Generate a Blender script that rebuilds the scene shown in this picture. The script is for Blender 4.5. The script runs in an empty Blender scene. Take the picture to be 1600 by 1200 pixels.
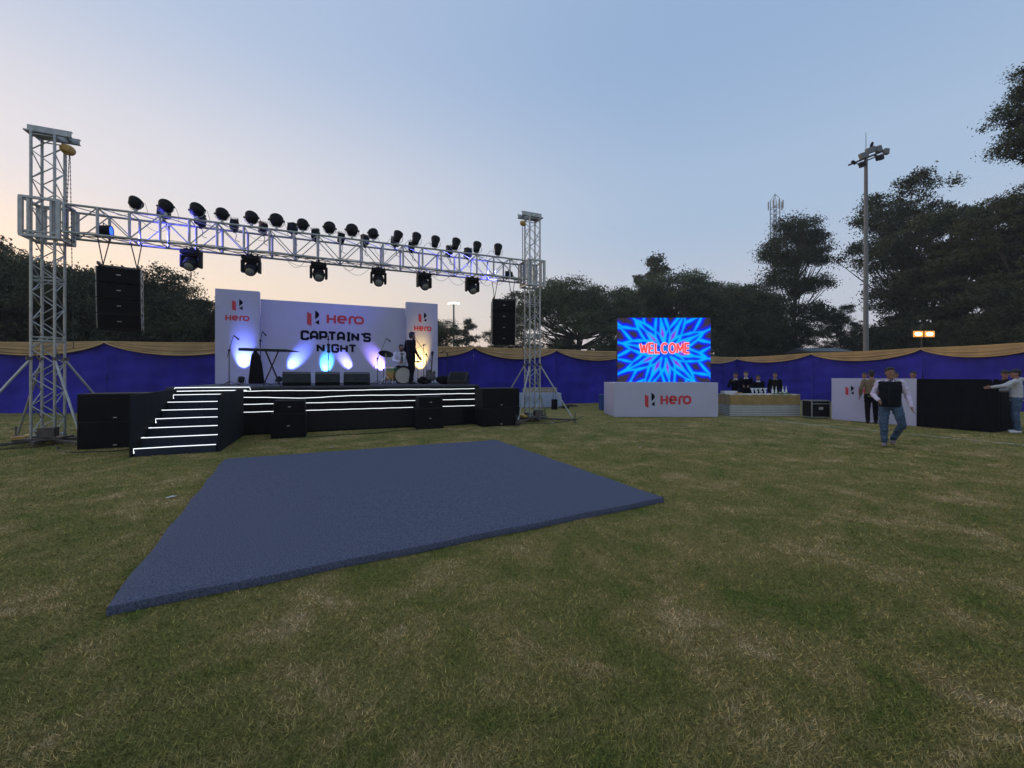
import bpy, math, random
import numpy as np
from mathutils import Vector, Matrix
R = math.radians
SC = bpy.context.scene
COL = SC.collection
# ------------------------------------------------------------------ camera, sky, sun, exposure
CAMH, F, HZ = 1.55, 650.0, 588.0
cam = bpy.data.cameras.new('camera'); cam.sensor_width = 36; cam.sensor_fit = 'HORIZONTAL'
cam.lens = F / 1600 * 36; cam.shift_y = -(600 - HZ) / 1600; cam.clip_start = .05; cam.clip_end = 3000
camo = bpy.data.objects.new('camera', cam); COL.objects.link(camo)
camo.location = (0, 0, CAMH); camo.rotation_euler = (R(90), 0, 0); SC.camera = camo
SC.view_settings.view_transform = 'Standard'; SC.view_settings.look = 'None'
SC.view_settings.exposure = 0.0; SC.view_settings.gamma = 1
SUN_EL, SUN_AZ = 2.0, -62.0       # degrees; azimuth measured from the view direction, left is negative
W = bpy.data.worlds.new('World'); SC.world = W; W.use_nodes = True
nt = W.node_tree; nt.nodes.clear()
def wn(t, **k):
    n = nt.nodes.new(t)
    for a, b in k.items(): setattr(n, a, b)
    return n
def wl(a, b): nt.links.new(a, b)
out = wn('ShaderNodeOutputWorld'); bg = wn('ShaderNodeBackground'); wl(bg.outputs[0], out.inputs[0])
sky = wn('ShaderNodeTexSky', sky_type='NISHITA', sun_disc=False)
sky.sun_elevation = R(SUN_EL); sky.sun_rotation = R(SUN_AZ); sky.air_density = 1.2; sky.dust_density = 2.0; sky.ozone_density = 2.5
# dusk glow: colour by height above the horizon, warmer towards the place where the sun went down
tc = wn('ShaderNodeTexCoord'); nrm = wn('ShaderNodeVectorMath', operation='NORMALIZE'); wl(tc.outputs['Generated'], nrm.inputs[0])
sep = wn('ShaderNodeSeparateXYZ'); wl(nrm.outputs[0], sep.inputs[0])
def ramp(stops):
    r = wn('ShaderNodeValToRGB'); r.color_ramp.interpolation = 'B_SPLINE' if False else 'EASE'
    e = r.color_ramp.elements
    while len(e) < len(stops): e.new(.5)
    for i, (p, c) in enumerate(stops): e[i].position = p; e[i].color = (*[(v/255)**2.2 for v in c], 1)
    return r
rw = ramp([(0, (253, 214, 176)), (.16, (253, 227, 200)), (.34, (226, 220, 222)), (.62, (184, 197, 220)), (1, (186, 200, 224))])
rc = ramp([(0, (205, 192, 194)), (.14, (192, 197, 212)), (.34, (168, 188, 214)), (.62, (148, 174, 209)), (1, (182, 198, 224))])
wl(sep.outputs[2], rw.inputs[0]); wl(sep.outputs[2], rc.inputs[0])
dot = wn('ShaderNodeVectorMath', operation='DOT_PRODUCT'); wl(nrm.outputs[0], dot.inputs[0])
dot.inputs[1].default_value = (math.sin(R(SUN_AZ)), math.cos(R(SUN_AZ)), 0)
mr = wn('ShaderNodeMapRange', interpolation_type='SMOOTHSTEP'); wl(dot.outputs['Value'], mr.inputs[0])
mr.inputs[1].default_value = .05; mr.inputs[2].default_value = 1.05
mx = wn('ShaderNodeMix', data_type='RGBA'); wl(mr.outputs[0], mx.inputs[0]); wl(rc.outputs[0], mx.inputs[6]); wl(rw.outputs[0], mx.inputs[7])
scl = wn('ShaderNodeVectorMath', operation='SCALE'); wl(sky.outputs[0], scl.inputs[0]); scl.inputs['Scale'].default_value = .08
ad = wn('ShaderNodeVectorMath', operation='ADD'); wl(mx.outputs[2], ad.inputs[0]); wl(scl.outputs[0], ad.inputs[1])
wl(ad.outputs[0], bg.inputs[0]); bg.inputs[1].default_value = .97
sl = bpy.data.lights.new('sun', 'SUN'); sl.energy = .5; sl.angle = R(25); sl.color = (1, .8, .62)
so = bpy.data.objects.new('sun', sl); COL.objects.link(so)
_d = Vector((math.sin(R(SUN_AZ)) * math.cos(R(12)), math.cos(R(SUN_AZ)) * math.cos(R(12)), math.sin(R(12))))
so.rotation_euler = _d.to_track_quat('Z', 'Y').to_euler()

# ------------------------------------------------------------------ frames
A = R(23.5); CA, SA = math.cos(A), math.sin(A)        # the stage, its truss and backdrop stand turned by this
def E(u, v, z=0): return Vector((u * CA - v * SA, u * SA + v * CA, z))
def G(px, py, z=0):                                    # a measured point of the field -> metres
    Y = (CAMH - z) * F / (py - HZ); return Vector(((px - 800) / F * Y, Y, z))
def U(px, py, v):                                      # measured point on the plane v = const of the stage frame -> u, z
    r = (px - 800) / F; Y = v / (CA - r * SA); return Y * (r * CA + SA), CAMH - (py - HZ) * Y / F
def at(px, D): return (px - 800) / F * D

# ------------------------------------------------------------------ materials
MATS = {}
def mat(name, col, rough=.7, metal=0, var=.12, scale=6, bump=0, bscale=60, spec=.5, emit=None, estr=0, col2=None, coat=0, sheen=0, trans=0):
    if name in MATS: return MATS[name]
    m = bpy.data.materials.new(name); m.use_nodes = True; t = m.node_tree; b = t.nodes['Principled BSDF']
    b.inputs['Roughness'].default_value = rough; b.inputs['Metallic'].default_value = metal
    b.inputs['Specular IOR Level'].default_value = spec
    if coat: b.inputs['Coat Weight'].default_value = coat
    if sheen: b.inputs['Sheen Weight'].default_value = sheen
    if trans: b.inputs['Transmission Weight'].default_value = trans
    tcn = t.nodes.new('ShaderNodeTexCoord')
    n = t.nodes.new('ShaderNodeTexNoise'); n.inputs['Scale'].default_value = scale; n.inputs['Detail'].default_value = 5
    t.links.new(tcn.outputs['Object'], n.inputs['Vector'])
    r = t.nodes.new('ShaderNodeValToRGB'); r.color_ramp.elements[0].position = .3; r.color_ramp.elements[1].position = .72
    c2 = col2 or col
    r.color_ramp.elements[0].color = (*[c * (1 - var) for c in col], 1)
    r.color_ramp.elements[1].color = (*[min(1, c * (1 + var)) for c in c2], 1)
    t.links.new(n.outputs['Fac'], r.inputs[0]); t.links.new(r.outputs[0], b.inputs['Base Color'])
    if bump:
        n2 = t.nodes.new('ShaderNodeTexNoise'); n2.inputs['Scale'].default_value = bscale; n2.inputs['Detail'].default_value = 4
        t.links.new(tcn.outputs['Object'], n2.inputs['Vector'])
        bp = t.nodes.new('ShaderNodeBump'); bp.inputs['Strength'].default_value = bump; bp.inputs['Distance'].default_value = .02
        t.links.new(n2.outputs['Fac'], bp.inputs['Height']); t.links.new(bp.outputs[0], b.inputs['Normal'])
    if emit: b.inputs['Emission Color'].default_value = (*emit, 1); b.inputs['Emission Strength'].default_value = estr
    MATS[name] = m; return m
M_ALU = mat('aluminium', (.36, .37, .35), .42, .55, .2, 9, .05, 80)
M_ALUD = mat('weathered steel', (.10, .09, .08), .6, .6, .35, 8, .1, 60)
M_BLK = mat('black powder coat', (.0065, .0065, .0072), .6, 0, .25, 8, .15, 200, spec=.22)
M_BLKG = mat('black plastic', (.010, .010, .012), .42, 0, .2, 8, spec=.3)
M_GRILLE = mat('speaker grille', (.006, .006, .0065), .7, 0, .3, 30, .5, 400, spec=.15)
M_CLOTHB = mat('black cloth', (.008, .008, .0095), .95, 0, .25, 3, .3, 40, spec=.1)
M_CARPETD = mat('dark stair carpet', (.030, .036, .052), .95, 0, .3, 30, .4, 250, spec=.1)
M_WHITE = mat('white vinyl print', (.47, .46, .575), .6, 0, .05, 1.5, .16, 3)
M_RED = mat('red print', (.56, .035, .045), .5, 0, .04)
M_INK = mat('dark print', (.006, .007, .014), .8, 0, .05, spec=.08)
M_LED = mat('white led strip', (.8, .8, .8), .5, emit=(.93, .97, 1), estr=1.3)
M_YEL = mat('yellow hoist paint', (.42, .26, .05), .5, 0, .2, 12)
M_CHAIN = mat('steel chain', (.08, .08, .08), .5, .7, .2)
M_LENS = mat('glass lens', (.45, .47, .52), .08, .7, .1)
M_BLED = mat('blue led face', (.02, .1, .9), .4, emit=(.01, .12, 1), estr=1.5)
M_BADGE = mat('silver badge', (.5, .5, .5), .35, .5, .05)
M_GOLDC = mat('gold satin', (.25, .165, .085), .6, 0, .28, .9, .2, 3, spec=.3, col2=(.34, .215, .090))
M_GOLDR = mat('gold satin hem', (.46, .28, .075), .5, 0, .12, 3, sheen=.3)
M_BLUEC = mat('royal blue cloth', (.032, .026, .30), .85, 0, .3, .7, .7, 2.2, spec=.2)
M_SKIN = mat('skin', (.26, .13, .08), .55, 0, .08, 14)
M_HAIR = mat('dark hair', (.012, .010, .009), .6, 0, .3, 60, .5, 200)

# ------------------------------------------------------------------ mesh builder
class MB:
    def __init__(s): s.v = []; s.f = []
    def add(s, vs, fs):
        n = len(s.v); s.v += [tuple(p) for p in vs]; s.f += [tuple(i + n for i in f) for f in fs]; return s
    def box(s, c, d, rz=0, rx=0, ry=0, taper=1):
        m = Matrix.Rotation(rz, 3, 'Z') @ Matrix.Rotation(ry, 3, 'Y') @ Matrix.Rotation(rx, 3, 'X'); c = Vector(c); vs = []
        for z in (-1, 1):
            k = taper if z > 0 else 1
            for x, y in ((-1, -1), (1, -1), (1, 1), (-1, 1)): vs.append(c + m @ Vector((x * d[0] / 2 * k, y * d[1] / 2 * k, z * d[2] / 2)))
        return s.add(vs, [(3, 2, 1, 0), (4, 5, 6, 7), (0, 1, 5, 4), (1, 2, 6, 5), (2, 3, 7, 6), (3, 0, 4, 7)])
    def bbox(s, c, d, b=.01, rz=0, rx=0, ry=0):       # box with bevelled edges
        m = Matrix.Rotation(rz, 3, 'Z') @ Matrix.Rotation(ry, 3, 'Y') @ Matrix.Rotation(rx, 3, 'X'); c = Vector(c)
        import bmesh
        bm = bmesh.new(); bmesh.ops.create_cube(bm, size=1)
        for v in bm.verts: v.co = Vector((v.co.x * d[0], v.co.y * d[1], v.co.z * d[2]))
        bmesh.ops.bevel(bm, geom=list(bm.edges), offset=b, segments=2, affect='EDGES', profile=.6)
        bm.verts.index_update()
        s.add([c + m @ v.co for v in bm.verts], [[v.index for v in f.verts] for f in bm.faces]); bm.free(); return s
    def tube(s, a, b, r0, r1=None, n=8, cap=True):
        a = Vector(a); b = Vector(b); r1 = r0 if r1 is None else r1
        d = b - a
        if d.length < 1e-6: return s
        q = d.to_track_quat('Z', 'Y').to_matrix(); vs = []
        for p, r in ((a, r0), (b, r1)):
            for i in range(n):
                t = 2 * math.pi * i / n; vs.append(p + q @ Vector((r * math.cos(t), r * math.sin(t), 0)))
        fs = [(i, (i + 1) % n, n + (i + 1) % n, n + i) for i in range(n)]
        if cap: fs += [tuple(reversed(range(n))), tuple(range(n, 2 * n))]
        return s.add(vs, fs)
    def path(s, pts, r, n=6):
        pts = [Vector(p) for p in pts]; vs = []; m = len(pts)
        for i, p in enumerate(pts):
            d = (pts[min(i + 1, m - 1)] - pts[max(i - 1, 0)]); q = d.to_track_quat('Z', 'Y').to_matrix()
            rr = r[i] if isinstance(r, (list, tuple)) else r
            for k in range(n):
                t = 2 * math.pi * k / n; vs.append(p + q @ Vector((rr * math.cos(t), rr * math.sin(t), 0)))
        fs = [(i * n + k, i * n + (k + 1) % n, (i + 1) * n + (k + 1) % n, (i + 1) * n + k) for i in range(m - 1) for k in range(n)]
        fs += [tuple(reversed(range(n))), tuple(range((m - 1) * n, m * n))]
        return s.add(vs, fs)
    def lathe(s, prof, c=(0, 0, 0), n=20, mtx=None, cap=True):   # prof: (r, z)
        mtx = mtx or Matrix.Identity(3); c = Vector(c); vs = []
        for r, z in prof:
            for k in range(n):
                t = 2 * math.pi * k / n; vs.append(c + mtx @ Vector((r * math.cos(t), r * math.sin(t), z)))
        m = len(prof); fs = [(i * n + k, i * n + (k + 1) % n, (i + 1) * n + (k + 1) % n, (i + 1) * n + k) for i in range(m - 1) for k in range(n)]
        if cap: fs += [tuple(reversed(range(n))), tuple(range((m - 1) * n, m * n))]
        return s.add(vs, fs)
    def ell(s, c, r, n=14, m=9, mtx=None):
        c = Vector(c); mtx = mtx or Matrix.Identity(3); vs = []
        for j in range(1, m):
            p = math.pi * j / m
            for k in range(n):
                t = 2 * math.pi * k / n
                vs.append(c + mtx @ Vector((r[0] * math.sin(p) * math.cos(t), r[1] * math.sin(p) * math.sin(t), -r[2] * math.cos(p))))
        vs.append(c + mtx @ Vector((0, 0, -r[2]))); vs.append(c + mtx @ Vector((0, 0, r[2])))
        b = (m - 1) * n
        fs = [(j * n + k, j * n + (k + 1) % n, (j + 1) * n + (k + 1) % n, (j + 1) * n + k) for j in range(m - 2) for k in range(n)]
        fs += [(b, (k + 1) % n, k) for k in range(n)] + [(b + 1, (m - 2) * n + k, (m - 2) * n + (k + 1) % n) for k in range(n)]
        return s.add(vs, fs)
    def prism(s, poly, t, axis='y', off=0):            # polygon (a, b) extruded by t
        n = len(poly); vs = []
        for o in (off, off + t):
            for a, b in poly: vs.append({'y': (a, o, b), 'z': (a, b, o), 'x': (o, a, b)}[axis])
        return s.add(vs, [tuple(range(n)), tuple(reversed(range(n, 2 * n)))] + [(i, n + i, n + (i + 1) % n, (i + 1) % n) for i in range(n)])
    def ribbon(s, pts, hw, y0, t, closed=False):       # thick stroke drawn in the x-z plane
        P = [Vector((p[0], p[1])) for p in pts]; n = len(P); L = []; Rr = []
        for i in range(n):
            a = P[i - 1] if (i > 0 or closed) else None; c = P[(i + 1) % n] if (i < n - 1 or closed) else None
            d1 = (P[i] - a).normalized() if a is not None else None; d2 = (c - P[i]).normalized() if c is not None else None
            d = (d1 + d2).normalized() if (d1 and d2) else (d1 or d2)
            nn = Vector((-d.y, d.x)); k = hw
            if d1 and d2: k = hw / max(.7, abs(nn.dot(Vector((-d1.y, d1.x)))))
            L.append(P[i] + nn * k); Rr.append(P[i] - nn * k)
        vs = []
        for a, b in zip(L, Rr): vs += [(a.x, y0, a.y), (b.x, y0, b.y), (b.x, y0 + t, b.y), (a.x, y0 + t, a.y)]
        fs = []
        for i in range(n if closed else n - 1):
            j = (i + 1) % n
            for k in range(4): fs.append((i * 4 + k, i * 4 + (k + 1) % 4, j * 4 + (k + 1) % 4, j * 4 + k))
        if not closed: fs += [(3, 2, 1, 0), tuple((n - 1) * 4 + k for k in range(4))]
        return s.add(vs, fs)
    def build(s, name, m, parent=None, smooth=False, recalc=True):
        me = bpy.data.meshes.new(name); me.from_pydata(s.v, [], s.f); me.update()
        if recalc:
            import bmesh
            bm = bmesh.new(); bm.from_mesh(me); bmesh.ops.recalc_face_normals(bm, faces=bm.faces); bm.to_mesh(me); bm.free()
        if m: me.materials.append(m)
        if smooth:
            me.polygons.foreach_set('use_smooth', [True] * len(me.polygons))
            if smooth != 'all':
                try: me.set_sharp_from_angle(angle=R(40))
                except Exception: pass
        o = bpy.data.objects.new(name, me); COL.objects.link(o)
        if parent: o.parent = parent
        return o
def tag(o, label=None, cat=None, group=None, kind=None):
    if label: o['label'] = label
    if cat: o['category'] = cat
    if group: o['group'] = group
    if kind: o['kind'] = kind
    return o
def thing(name, loc, rz, label, cat, group=None):
    o = bpy.data.objects.new(name, None); COL.objects.link(o); o.location = loc; o.rotation_euler = (0, 0, rz); o.empty_display_size = .2
    return tag(o, label, cat, group)
def dup(o, parent=None):
    c = o.copy(); COL.objects.link(c)
    if parent: c.parent = parent
    for ch in list(o.children): dup(ch, c)
    return c
def again(o, loc, rz, label, group=None):
    c = dup(o); c.location = loc; c.rotation_euler = (0, 0, rz); c['label'] = label
    if group: c['group'] = group
    return c
def lamp(name, kind, loc, energy, col, parent=None, aim=None, size=40, blend=.5, rad=.03):
    l = bpy.data.lights.new(name, kind); l.energy = energy; l.color = col; l.shadow_soft_size = rad
    if kind == 'SPOT': l.spot_size = R(size); l.spot_blend = blend
    o = bpy.data.objects.new(name, l); COL.objects.link(o); o.location = loc
    if aim is not None: o.rotation_euler = (Vector(loc) - Vector(aim)).to_track_quat('Z', 'Y').to_euler()
    if parent: o.parent = parent
    return o

# ------------------------------------------------------------------ ground
def ground():
    m = bpy.data.materials.new('turf'); m.use_nodes = True; t = m.node_tree; b = t.nodes['Principled BSDF']
    b.inputs['Roughness'].default_value = .95; b.inputs['Specular IOR Level'].default_value = .15
    tcn = t.nodes.new('ShaderNodeTexCoord')
    def noise(sc, det=6, rough=.6, dist=0, vec=None):
        n = t.nodes.new('ShaderNodeTexNoise'); n.inputs['Scale'].default_value = sc; n.inputs['Detail'].default_value = det
        n.inputs['Roughness'].default_value = rough; n.inputs['Distortion'].default_value = dist
        t.links.new(vec or tcn.outputs['Object'], n.inputs['Vector']); return n
    def rmp(src, stops):
        r = t.nodes.new('ShaderNodeValToRGB'); e = r.color_ramp.elements
        while len(e) < len(stops): e.new(.5)
        for i, (p, c) in enumerate(stops): e[i].position = p; e[i].color = (*c, 1)
        t.links.new(src, r.inputs[0]); return r
    def mixc(f, a, b_, fv=None, mode='MIX'):
        x = t.nodes.new('ShaderNodeMix'); x.data_type = 'RGBA'; x.blend_type = mode
        if f is not None: t.links.new(f, x.inputs[0])
        else: x.inputs[0].default_value = fv
        t.links.new(a, x.inputs[6]); t.links.new(b_, x.inputs[7]); return x.outputs[2]
    big = rmp(noise(.35, 4, .55).outputs['Fac'], [(.3, (.112, .142, .036)), (.52, (.172, .160, .060)), (.72, (.230, .198, .096))])
    mid = rmp(noise(1.25, 8, .74, .5).outputs['Fac'], [(.35, (.066, .116, .023)), (.46, (.128, .146, .046)), (.56, (.188, .172, .070)), (.67, (.310, .250, .148))])
    c = mixc(None, big.outputs[0], mid.outputs[0], .68)
    fine = rmp(noise(55, 5, .75).outputs['Fac'], [(.3, (.55, .58, .50)), (.5, (1, 1, 1)), (.7, (1.6, 1.5, 1.4))])
    c = mixc(None, c, fine.outputs[0], .85, 'MULTIPLY')
    dry = rmp(noise(3.2, 9, .82, .8).outputs['Fac'], [(.55, (0, 0, 0)), (.66, (1, 1, 1))])
    drc = rmp(noise(90, 3, .8).outputs['Fac'], [(.3, (.17, .14, .08)), (.7, (.42, .35, .23))])
    dm = t.nodes.new('ShaderNodeMath'); dm.operation = 'MULTIPLY'; dm.inputs[1].default_value = .55
    t.links.new(dry.outputs[0], dm.inputs[0])
    c = mixc(dm.outputs[0], c, drc.outputs[0])
    hv = t.nodes.new('ShaderNodeVectorMath'); hv.operation = 'MULTIPLY'; hv.inputs[1].default_value = (1.38, 1.18, .98); t.links.new(c, hv.inputs[0]); t.links.new(hv.outputs[0], b.inputs['Base Color'])
    bp = t.nodes.new('ShaderNodeBump'); bp.inputs['Strength'].default_value = .8; bp.inputs['Distance'].default_value = .03
    t.links.new(noise(70, 6, .8).outputs['Fac'], bp.inputs['Height']); t.links.new(bp.outputs[0], b.inputs['Normal'])
    mb = MB(); mb.add([(-190, -60, 0), (190, -60, 0), (190, 190, 0), (-190, 190, 0)], [(0, 1, 2, 3)])
    o = mb.build('ground', m); tag(o, kind='structure')
    # short turf blades on the nearer part of the field
    gm = bpy.data.materials.new('grass blades'); gm.use_nodes = True; t = gm.node_tree; b = t.nodes['Principled BSDF']
    b.inputs['Roughness'].default_value = .8; b.inputs['Specular IOR Level'].default_value = .2
    tcn = t.nodes.new('ShaderNodeTexCoord')
    geo = t.nodes.new('ShaderNodeNewGeometry')
    pos = geo.outputs['Position']
    n1 = rmp(noise(1.25, 8, .74, .5, pos).outputs['Fac'], [(.35, (.10, .155, .030)), (.45, (.21, .205, .062)), (.55, (.33, .275, .115)), (.65, (.56, .44, .27))])
    n2 = rmp(geo.outputs['Random Per Island'], [(0, (.38, .45, .32)), (.5, (.95, .95, .9)), (.86, (1.45, 1.3, 1.12)), (1, (2.4, 2.05, 1.8))])
    t.links.new(mixc(None, n1.outputs[0], n2.outputs[0], 1, 'MULTIPLY'), b.inputs['Base Color'])
    rng = np.random.default_rng(4); n = 800000
    D = 1.35 + (17 - 1.35) * rng.random(n) ** 2.1
    X = (rng.random(n) * 2 - 1) * (D * 1.27 + .3)
    keep = np.ones(n, bool)
    q = np.array([MATQ[i][:2] for i in range(4)])
    ins = np.ones(n, bool)
    for i in range(4):
        a, c2 = q[i], q[(i + 1) % 4]
        ins &= ((c2[0] - a[0]) * (D - a[1]) - (c2[1] - a[1]) * (X - a[0])) > .0
    keep &= ~ins; keep &= rng.random(n) < np.clip((17 - D) / 6, 0, 1)
    D = D[keep]; X = X[keep]; n = len(D)
    h = (.004 + .015 * rng.random(n)) * (1 + D * .03); w = (.0009 + .0009 * rng.random(n)) * (1 + D * .34)
    th = rng.random(n) * 6.283; ln = .8 + 1.2 * rng.random(n); ta = rng.random(n) * 6.283
    vs = np.zeros((n, 3, 3), np.float32)
    vs[:, 0] = np.stack([X - w * np.cos(th), D - w * np.sin(th), np.full(n, -.002)], 1)
    vs[:, 1] = np.stack([X + w * np.cos(th), D + w * np.sin(th), np.full(n, -.002)], 1)
    vs[:, 2] = np.stack([X + h * ln * np.cos(ta), D + h * ln * np.sin(ta), h], 1)
    fast_mesh('grass', vs.reshape(-1, 3), 3, gm, None); o2 = bpy.data.objects['grass']; tag(o2, 'short olive and straw coloured turf blades covering the field', 'grass', kind='stuff')
def fast_mesh(name, verts, k, m, parent):
    n = len(verts) // k; me = bpy.data.meshes.new(name)
    me.vertices.add(len(verts)); me.vertices.foreach_set('co', np.asarray(verts, np.float32).ravel())
    me.loops.add(n * k); me.loops.foreach_set('vertex_index', np.arange(n * k, dtype=np.int32))
    me.polygons.add(n); me.polygons.foreach_set('loop_start', np.arange(0, n * k, k, dtype=np.int32)); me.polygons.foreach_set('loop_total', np.full(n, k, np.int32))
    me.update(calc_edges=True)
    if m: me.materials.append(m)
    o = bpy.data.objects.new(name, me); COL.objects.link(o)
    if parent: o.parent = parent
    return o
MT = .075
MATQ = [G(165, 946, MT), G(1036, 776, MT), G(776, 686.5, MT), G(350, 716.5, MT)]
ground()
def field_line():
    P = [G(1159, 653), G(1250, 663), G(1512, 687), G(1560, 691)]
    d = (P[2] - P[0]).normalized(); nn = Vector((-d.y, d.x, 0)); mb = MB(); N = 60; a = P[0] - d * 3; b = P[2] + d * 1.2; rn = random.Random(3)
    vs = []
    for i in range(N + 1):
        p = a.lerp(b, i / N); w = .03 + .02 * rn.random()
        vs += [p + nn * w + Vector((0, 0, .004)), p - nn * w + Vector((0, 0, .004))]
    mb.add(vs, [(2 * i, 2 * i + 1, 2 * i + 3, 2 * i + 2) for i in range(N)])
    tag(mb.build('field_line', mat('worn chalk', (.34, .35, .27), .95, 0, .35, 5, col2=(.48, .48, .42))), kind='structure')
field_line()
def dance_mat():
    c = sum(MATQ, Vector()) / 4
    m = mat('blue felt carpet', (.068, .078, .118), .97, 0, .30, 90, .4, 420, spec=.1, col2=(.118, .130, .190))
    N = 110; vs = []; rn = random.Random(8)
    def q(s, t): w = .010; return MATQ[0].lerp(MATQ[1], s).lerp(MATQ[3].lerp(MATQ[2], s), t) + Vector((w * math.sin(t * 31 + 2) * (abs(2 * s - 1) ** 8), w * math.sin(s * 27) * (abs(2 * t - 1) ** 8), 0))
    top = {}
    for j in range(N + 1):
        for i in range(N + 1):
            s, t = i / N, j / N; p = q(s, t) - c
            e = min(s, 1 - s, t, 1 - t); r = .012 if e < .004 else 0
            z = MT - r + .003 * math.sin(s * 9 + 2 * t) * math.sin(t * 7 + s)
            z += .007 * math.exp(-((t - .70 + .03 * math.sin(s * 4)) / .012) ** 2) + .004 * math.exp(-((t - .78 - .05 * s) / .010) ** 2) + .003 * math.exp(-((s - .5) / .008) ** 2) - .003 * math.exp(-((t - .33) / .006) ** 2)
            vs.append((p.x, p.y, z))
    fs = [(j * (N + 1) + i, j * (N + 1) + i + 1, (j + 1) * (N + 1) + i + 1, (j + 1) * (N + 1) + i) for j in range(N) for i in range(N)]
    ring = [i for i in range(N)] + [i * (N + 1) + N for i in range(N)] + [N * (N + 1) + N - i for i in range(N)] + [(N - i) * (N + 1) for i in range(N)]
    b0 = len(vs)
    for k, i in enumerate(ring):
        x, y, z = vs[i]; d = Vector((x, y, 0)).normalized() * (.006 + .003 * math.sin(k * .43) * math.sin(k * .17))
        vs.append((x + d.x, y + d.y, .03 + .01 * math.sin(k * .5)))
    b1 = len(vs)
    for k, i in enumerate(ring): x, y, z = vs[i]; vs.append((x, y, .002))
    L = len(ring)
    for k in range(L):
        a, b = ring[k], ring[(k + 1) % L]
        fs.append((a, b, b0 + (k + 1) % L, b0 + k)); fs.append((b0 + k, b0 + (k + 1) % L, b1 + (k + 1) % L, b1 + k))
    fs.append(tuple(b1 + k for k in range(L)))
    o = MB().add(vs, fs).build('dance_mat', m, smooth='a'); o.location = (c.x, c.y, 0)
    tag(o, 'large square platform covered in mottled navy felt carpet lying on the grass', 'dance floor')
dance_mat()

# ------------------------------------------------------------------ stage
VF, VB, DZ = 12.78, 17.6, 1.28
US0, US1 = -3.74, 4.40
def stage():
    t = thing('stage', E(US0, VF), A, 'black skirted concert stage with white glowing strips along its front', 'stage')
    Wd = US1 - US0; Dp = VB + .9 - VF
    MB().bbox((Wd / 2, Dp / 2, DZ - .03), (Wd, Dp, .06), .008).build('deck', mat('grey stage carpet', (.05, .052, .07), .9, 0, .2, 12, .3, 120), t)
    mb = MB(); n = 160; vs = []
    for i in range(n + 1):
        x = Wd * i / n; w = .02 + .012 * math.sin(i * 1.9) * math.sin(i * .31)
        vs += [(x, w, DZ - .062), (x, w + .006 * math.sin(i), .0)]
    fs = [(2 * i, 2 * i + 1, 2 * i + 3, 2 * i + 2) for i in range(n)]
    mb.add(vs, fs)
    mb.add([(.01, .02, DZ - .062), (.01, Dp, DZ - .062), (.01, Dp, 0), (.01, .02, 0)], [(0, 1, 2, 3)])
    mb.add([(Wd - .01, .02, DZ - .062), (Wd - .01, Dp, DZ - .062), (Wd - .01, Dp, 0), (Wd - .01, .02, 0)], [(0, 1, 2, 3)])
    mb.add([(0, Dp, DZ - .062), (Wd, Dp, DZ - .062), (Wd, Dp, 0), (0, Dp, 0)], [(0, 1, 2, 3)])
    mb.build('skirt', M_CLOTHB, t)
    MB().box((Wd / 2, .01, .30), (Wd * .86, .012, .5)).build('base_board', M_BLK, t)
    x0 = US0 * -1 - 2.26; x1 = Wd - .03
    for k, z in enumerate((1.165, .995, .815, .61)):
        pts = []
        for i in range(61):
            x = x0 + (x1 - x0) * i / 60; zz = z
            if k == 0: zz += .008 * math.sin(i * .21) - .008
            if k == 1: zz += -.035 * math.exp(-((i - 14) / 7) ** 2) + .006 * math.sin(i * .25 + 1)
            pts.append((x, -.006, zz + .002 * math.sin(i * 1.3)))
        pts = [(x0 - .03, -.006, z - .07), (x0 - .025, -.006, z - .02)] + pts if k < 3 else pts
        MB().path(pts, .0085, 6).build('led_strip', M_LED, t)
stage()
def stairs():
    u0, u1, vf = -3.50, -2.13, 10.22
    t = thing('stage_stairs', E(u0, vf), A, 'dark carpeted stairs with white glowing step edges leading up to the stage', 'stairs')
    Wd = u1 - u0; n = 7; dp = (VF - vf) / n; hz = DZ / 8
    for i in range(n):
        z = hz * (i + 1) * .985
        MB().bbox((Wd / 2, dp * i + (VF - vf - dp * i) / 2 - .002 * i, z / 2), (Wd - .05, VF - vf - dp * i - .01, z - .004), .006).build('step', M_CARPETD, t)
        y = dp * i - .008
        MB().path([(.03, y + .1, z), (.022, y, z + .004), (.2, y, z + .003), (Wd - .03, y, z)] if i % 3 else [(.03, y, z - .09), (.022, y, z), (Wd * .5, y, z + .004), (Wd - .03, y, z)], .0085, 6).build('led_strip', M_LED, t)
    y = VF - vf - .025
    MB().path([(-.06, y, DZ - .15), (-.05, y, DZ - .10), (Wd * .6, y, DZ - .095), (Wd + .10, y, DZ - .095)], .010, 6).build('led_strip', M_LED, t)
    MB().path([(-.05, y, DZ - .06), (-.045, y, DZ - .015), (Wd * .4, y, DZ - .01), (Wd + .17, y, DZ - .014), (Wd + .19, y, DZ - .09)], .010, 6).build('led_strip', M_LED, t)
    pm = mat('charcoal side board', (.014, .016, .020), .8, 0, .25, 4, .1, 60, spec=.15)
    for x, zt in ((-.02, 1.18), (Wd + .02, 1.17)):
        MB().prism([(-.02, .0), (-.02, zt), (VF - vf - .03, zt + .06), (VF - vf - .03, 0)], .035, 'x', x - .0175).build('side_panel', pm, t)
stairs()

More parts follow.
